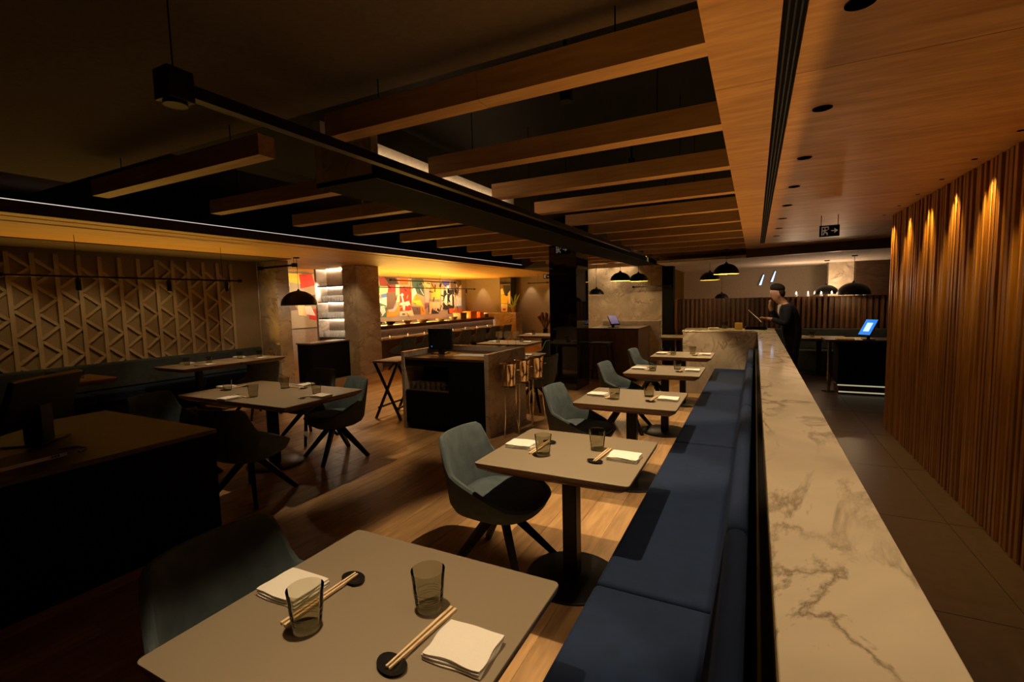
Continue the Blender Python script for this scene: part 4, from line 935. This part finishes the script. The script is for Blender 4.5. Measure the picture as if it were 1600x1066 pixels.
# ---- far right room
hs = thing('host_stand', 'dark host stand with glowing base strips at the end of the aisle', 'host stand', (1.62, 9.35, 0))
MB().box(-0.42, 0.42, -0.28, 0.28, 0.16, 0.84).build('body', 'black', hs); MB().box(-0.60, 0.45, -0.30, 0.30, 0.84, 0.875).build('worktop', 'dwood', hs)
MB().box(-0.40, 0.42, -0.26, 0.26, 0.0, 0.10).build('plinth', 'dwood', hs); MB().box(-0.40, 0.42, -0.268, -0.26, 0.03, 0.05).build('base_light', 'baselight', hs); MB().box(-0.42, 0.42, -0.288, -0.28, 0.14, 0.16).build('base_light', 'baselight', hs)
MB().tube([(-0.52, -0.12, 0), (-0.52, -0.12, 0.84)], 0.025, 10).build('leg', 'chrome', hs); MB().lathe([(0.10, 0), (0.10, 0.012)], 20, (-0.52, -0.12, 0)).build('leg_foot', 'chrome', hs)
ht = thing('host_tablet', 'bright blue lit tablet tilted on the host stand', 'tablet', (1.60, 9.2, 0.875), 0.0)
R3 = Matrix.Translation((0, 0, 0.19)) @ Matrix.Rotation(0.75, 4, 'Z') @ Matrix.Rotation(-0.95, 4, 'Y')
rbox(-0.15, 0.15, -0.10, 0.10, -0.012, 0.012, R3).build('casing', 'bmetal', ht, bevel=0.004)
rbox(-0.142, 0.142, -0.092, 0.092, 0.012, 0.0135, R3).build('screen', 'screen', ht.children[0]); rbox(-0.08, 0.08, -0.045, 0.045, 0.0135, 0.015, R3).build('screen_window', 'screen2', ht.children[0])
MB().box(-0.08, 0.08, -0.08, 0.08, 0, 0.012).box(-0.02, 0.02, -0.02, 0.02, 0.012, 0.18).build('stand', 'bmetal', ht)
tag(MB().box(-0.12, 0.12, -0.08, 0.08, 0, 0.014).build('card_tray', 'ywood', loc=(1.30, 9.2, 0.875)), 'yellowish card tray on the host stand', 'tray')
fbn = thing('far_bench', 'dark bench along the low slatted screen', 'bench', (1.0, 11.78, 0))
MB().box(-2.4, 2.4, -0.22, 0.16, 0, 0.44).build('seat', 'darkteal', fbn, bevel=0.02); MB().box(-2.4, 2.4, 0.10, 0.20, 0.44, 0.88).build('backrest', 'darkteal', fbn, bevel=0.02)
for k, x in enumerate((0.80, 1.02, 1.26, 1.45, 1.62, 1.89, 2.02)):
    t = thing('candle', '%s candle from the left on the low slatted screen' % ['first', 'second', 'third', 'fourth', 'fifth', 'sixth', 'seventh'][k], 'candle', (x, 12.12, 1.56), group='candles on the slatted screen')
    MB().lathe([(0.0, 0), (0.03, 0), (0.03, 0.05), (0.0, 0.052)], 12).build('wax', 'paper', t, smooth=True); MB().lathe([(0.0, 0.052), (0.012, 0.065), (0.010, 0.085), (0.0, 0.115 if k < 2 else 0.105)], 10).build('flame', 'flame', t, smooth=True)
for k, (x, z, lb) in enumerate(((0.14, 1.83, 'left slim white blue reflection on the dark far wall, shaped as a glowing panel'), (0.42, 1.91, 'right slim white blue reflection on the dark far wall, shaped as a glowing panel'))):
    t = thing('wall_reflection', lb, 'screen', (x, 14.98, z+0.12))  # blue reflections on dark glass, shaped as added glowing panels
    MB().prism([(-0.07, -0.08), (0.01, -0.08), (0.09, 0.24), (0.04+0.01*k, 0.24)], -0.03, 0.018, 'y').build('casing', 'bmetal', t)
    MB().prism([(-0.055, -0.065), (0.005, -0.065), (0.078, 0.225), (0.05, 0.225)], -0.034, -0.029, 'y').build('panel', 'screen2', t)
# ---- things on the cross counter
tag(MB().box(-0.055, 0.055, -0.03, 0.03, 0, 0.11).build('card_holder', 'ywood', loc=(-0.235, 8.62, 1.06), bevel=0.003), 'small yellow card holder standing on the cross counter', 'card holder')
bt = thing('black_tray', 'flat black tray on the cross counter before the man', 'tray', (0.02, 8.70, 1.06))
MB().box(-0.16, 0.16, -0.12, 0.12, 0, 0.012).build('base', 'black', bt); MB().box(-0.16, 0.16, -0.12, -0.11, 0.012, 0.035).box(-0.16, 0.16, 0.11, 0.12, 0.012, 0.035).box(-0.16, -0.15, -0.11, 0.11, 0.012, 0.035).box(0.15, 0.16, -0.11, 0.11, 0.012, 0.035).build('rim', 'black', bt)
put(nk0, 'n', (-0.62, 8.70, 1.06), 0.3, 'white folded cloth lying on the far cross counter', 'napkin', 'folded napkins')
put(gl0, 'g', (-0.45, 8.78, 1.06), 0, 'glass tumbler standing on the far cross counter', 'tumbler', 'smoked tumblers')

# ---- the man behind the counter
pe = thing('person', 'man in a dark suit looking down at a menu, hand at his face', 'person', (0.55, 8.85, 0))
def skinned(name, verts, edges, mat, parent, sub=2):
    me = bpy.data.meshes.new(name); me.from_pydata([v[:3] for v in verts], edges, []); me.materials.append(MT[mat])
    o = bpy.data.objects.new(name, me); COL.objects.link(o); o.parent = parent
    o.modifiers.new('skin', 'SKIN')
    if not me.skin_vertices:
        bm = bmesh.new(); bm.from_mesh(me); bm.verts.layers.skin.verify(); bm.to_mesh(me); bm.free()
    for i, v in enumerate(verts):
        sv = me.skin_vertices[0].data[i]; sv.radius = v[3] if isinstance(v[3], tuple) else (v[3], v[3]); sv.use_root = (i == 0)
    s_ = o.modifiers.new('sub', 'SUBSURF'); s_.levels = sub; s_.render_levels = sub
    o.modifiers[0].use_smooth_shade = True
    return o
def chain(vs, es, pts, start=None):
    prev = start; ids = []
    for p in pts:
        vs.append(p); i = len(vs)-1
        if prev is not None: es.append((prev, i))
        prev = i; ids.append(i)
    return ids
# local frame: faces -x ; y towards the far side
bv, be = [], []
sp = chain(bv, be, [(0.0, 0, 0.95, 0.13), (-0.01, 0, 1.15, 0.11), (-0.01, 0, 1.36, 0.13), (-0.03, 0, 1.46, 0.065), (-0.065, 0, 1.505, 0.060), (-0.115, 0, 1.565, (0.082, 0.090)), (-0.118, 0, 1.645, (0.100, 0.115)), (-0.112, 0, 1.725, (0.085, 0.095))])
def hand(wrist_id, base, dirs, up_, r=0.0085):
    pal = chain(bv, be, [tuple(Vector(base)+Vector(dirs)*0.045)+((0.028, 0.018),)], wrist_id)
    side = Vector(dirs).cross(Vector(up_)).normalized(); tip0 = Vector(base)+Vector(dirs)*0.085
    for k, L in enumerate((0.055, 0.066, 0.060, 0.046)):
        a = tip0+side*(0.018*(k-1.5)); b_ = a+Vector(dirs)*L*0.5+Vector(up_)*0.004; c = b_+Vector(dirs)*L*0.4-Vector(up_)*0.022
        chain(bv, be, [tuple(a)+(r+0.001,), tuple(b_)+(r,), tuple(c)+(r*0.85,)], pal[0])
    a = Vector(base)+Vector(dirs)*0.04-side*0.035; b_ = a+Vector(dirs)*0.035-side*0.012-Vector(up_)*0.01
    chain(bv, be, [tuple(a)+(r+0.002,), tuple(b_)+(r,)], pal[0])
arm1 = chain(bv, be, [(0.0, -0.17, 1.40, 0.06), (-0.06, -0.235, 1.14, 0.042), (-0.29, -0.16, 1.235, 0.028)], sp[2])
hand(arm1[2], (-0.29, -0.16, 1.235), Vector((-0.95, 0.25, 0.12)).normalized(), Vector((0.2, 0.2, 0.95)).normalized())
arm2 = chain(bv, be, [(0.0, 0.17, 1.40, 0.06), (-0.17, 0.225, 1.19, 0.042), (-0.25, 0.09, 1.40, 0.028)], sp[2])
hand(arm2[2], (-0.25, 0.09, 1.40), Vector((0.12, -0.30, 0.94)).normalized(), Vector((-0.95, -0.2, 0.1)).normalized())
for s_ in (-1, 1): chain(bv, be, [(0.0, 0.09*s_, 0.90, 0.09), (-0.01, 0.10*s_, 0.50, 0.06), (0.02, 0.10*s_, 0.09, 0.04), (-0.13, 0.11*s_, 0.045, 0.035)], sp[0])
skinned('body', bv, be, 'skin', pe)
cv, cee = [], []
cs = chain(cv, cee, [(0.01, 0, 0.94, (0.19, 0.18)), (0.01, 0, 1.14, (0.18, 0.18)), (0.02, 0, 1.33, (0.185, 0.20)), (-0.015, 0, 1.46, (0.10, 0.12))])
chain(cv, cee, [(0.0, -0.19, 1.39, 0.078), (-0.06, -0.235, 1.14, 0.058), (-0.27, -0.165, 1.228, 0.042)], cs[2])
chain(cv, cee, [(0.0, 0.19, 1.39, 0.078), (-0.17, 0.225, 1.19, 0.058), (-0.242, 0.105, 1.375, 0.042)], cs[2])
for s_ in (-1, 1): chain(cv, cee, [(0.0, 0.095*s_, 0.86, 0.11), (-0.01, 0.10*s_, 0.48, 0.08), (0.02, 0.10*s_, 0.10, 0.068)], cs[0])
skinned('suit', cv, cee, 'suit', pe)
MB().prism([(-0.125, 1.20), (-0.10, 1.20), (-0.075, 1.475), (-0.135, 1.44), (-0.155, 1.34)], -0.045, 0.045, 'y').build('shirt_front', 'shirt', pe)
MB().ball((-0.096, 0, 1.722), 0.108, 0.096, 0.080, 18, 12).build('hair', 'hair', pe, smooth=True)
MB().ball((-0.062, 0, 1.650), 0.066, 0.090, 0.085, 16, 10).build('hair_back', 'hair', pe, smooth=True)
MB().add([(-0.205, -0.006, 1.645), (-0.205, 0.006, 1.645), (-0.200, -0.017, 1.592), (-0.200, 0.017, 1.592), (-0.232, 0, 1.598), (-0.196, 0, 1.580)], [(0, 1, 4), (0, 4, 2), (1, 3, 4), (2, 4, 5), (3, 5, 4), (0, 2, 5, 3, 1)]).build('nose', 'skin', pe, smooth=True)
MB().ball((-0.192, 0, 1.555), 0.012, 0.026, 0.006, 10, 6).build('mouth', 'dwood', pe, smooth=True)
for s_ in (-1, 1): MB().ball((-0.098, 0.094*s_, 1.615), 0.018, 0.010, 0.032, 10, 8).build('ear', 'skin', pe, smooth=True)
for s_ in (-1, 1):
    MB().lathe([(0.0, 0), (0.05, 0), (0.052, 0.03), (0.035, 0.07), (0.0, 0.08)], 14, (-0.05, 0.105*s_, 0), 2.3, 0.9).build('shoe', 'ceramic', pe, smooth=True)
    MB().ball((-0.203, 0.034*s_, 1.622), 0.006, n=8, m=6).build('eye', 'hair', pe)
for o in pe.children:                       # he leans forward over the menu
    for v in o.data.vertices: v.co.x -= 0.13*max(0.0, v.co.z-0.95)/0.75
R4 = Matrix.Rotation(0.80, 4, 'Y')
mn = thing('menu', 'slim open menu held in the hand of the man in the suit', 'menu', (0.000, 8.74, 1.275))
rbox(-0.14, 0.14, -0.10, 0.10, -0.012, -0.006, R4).build('cover', 'black', mn); rbox(-0.135, 0.135, -0.095, 0.095, -0.006, 0.0, R4).build('pages', 'paper', mn); rbox(-0.14, 0.14, -0.10, 0.10, 0.0, 0.006, R4).build('cover', 'mwood', mn)
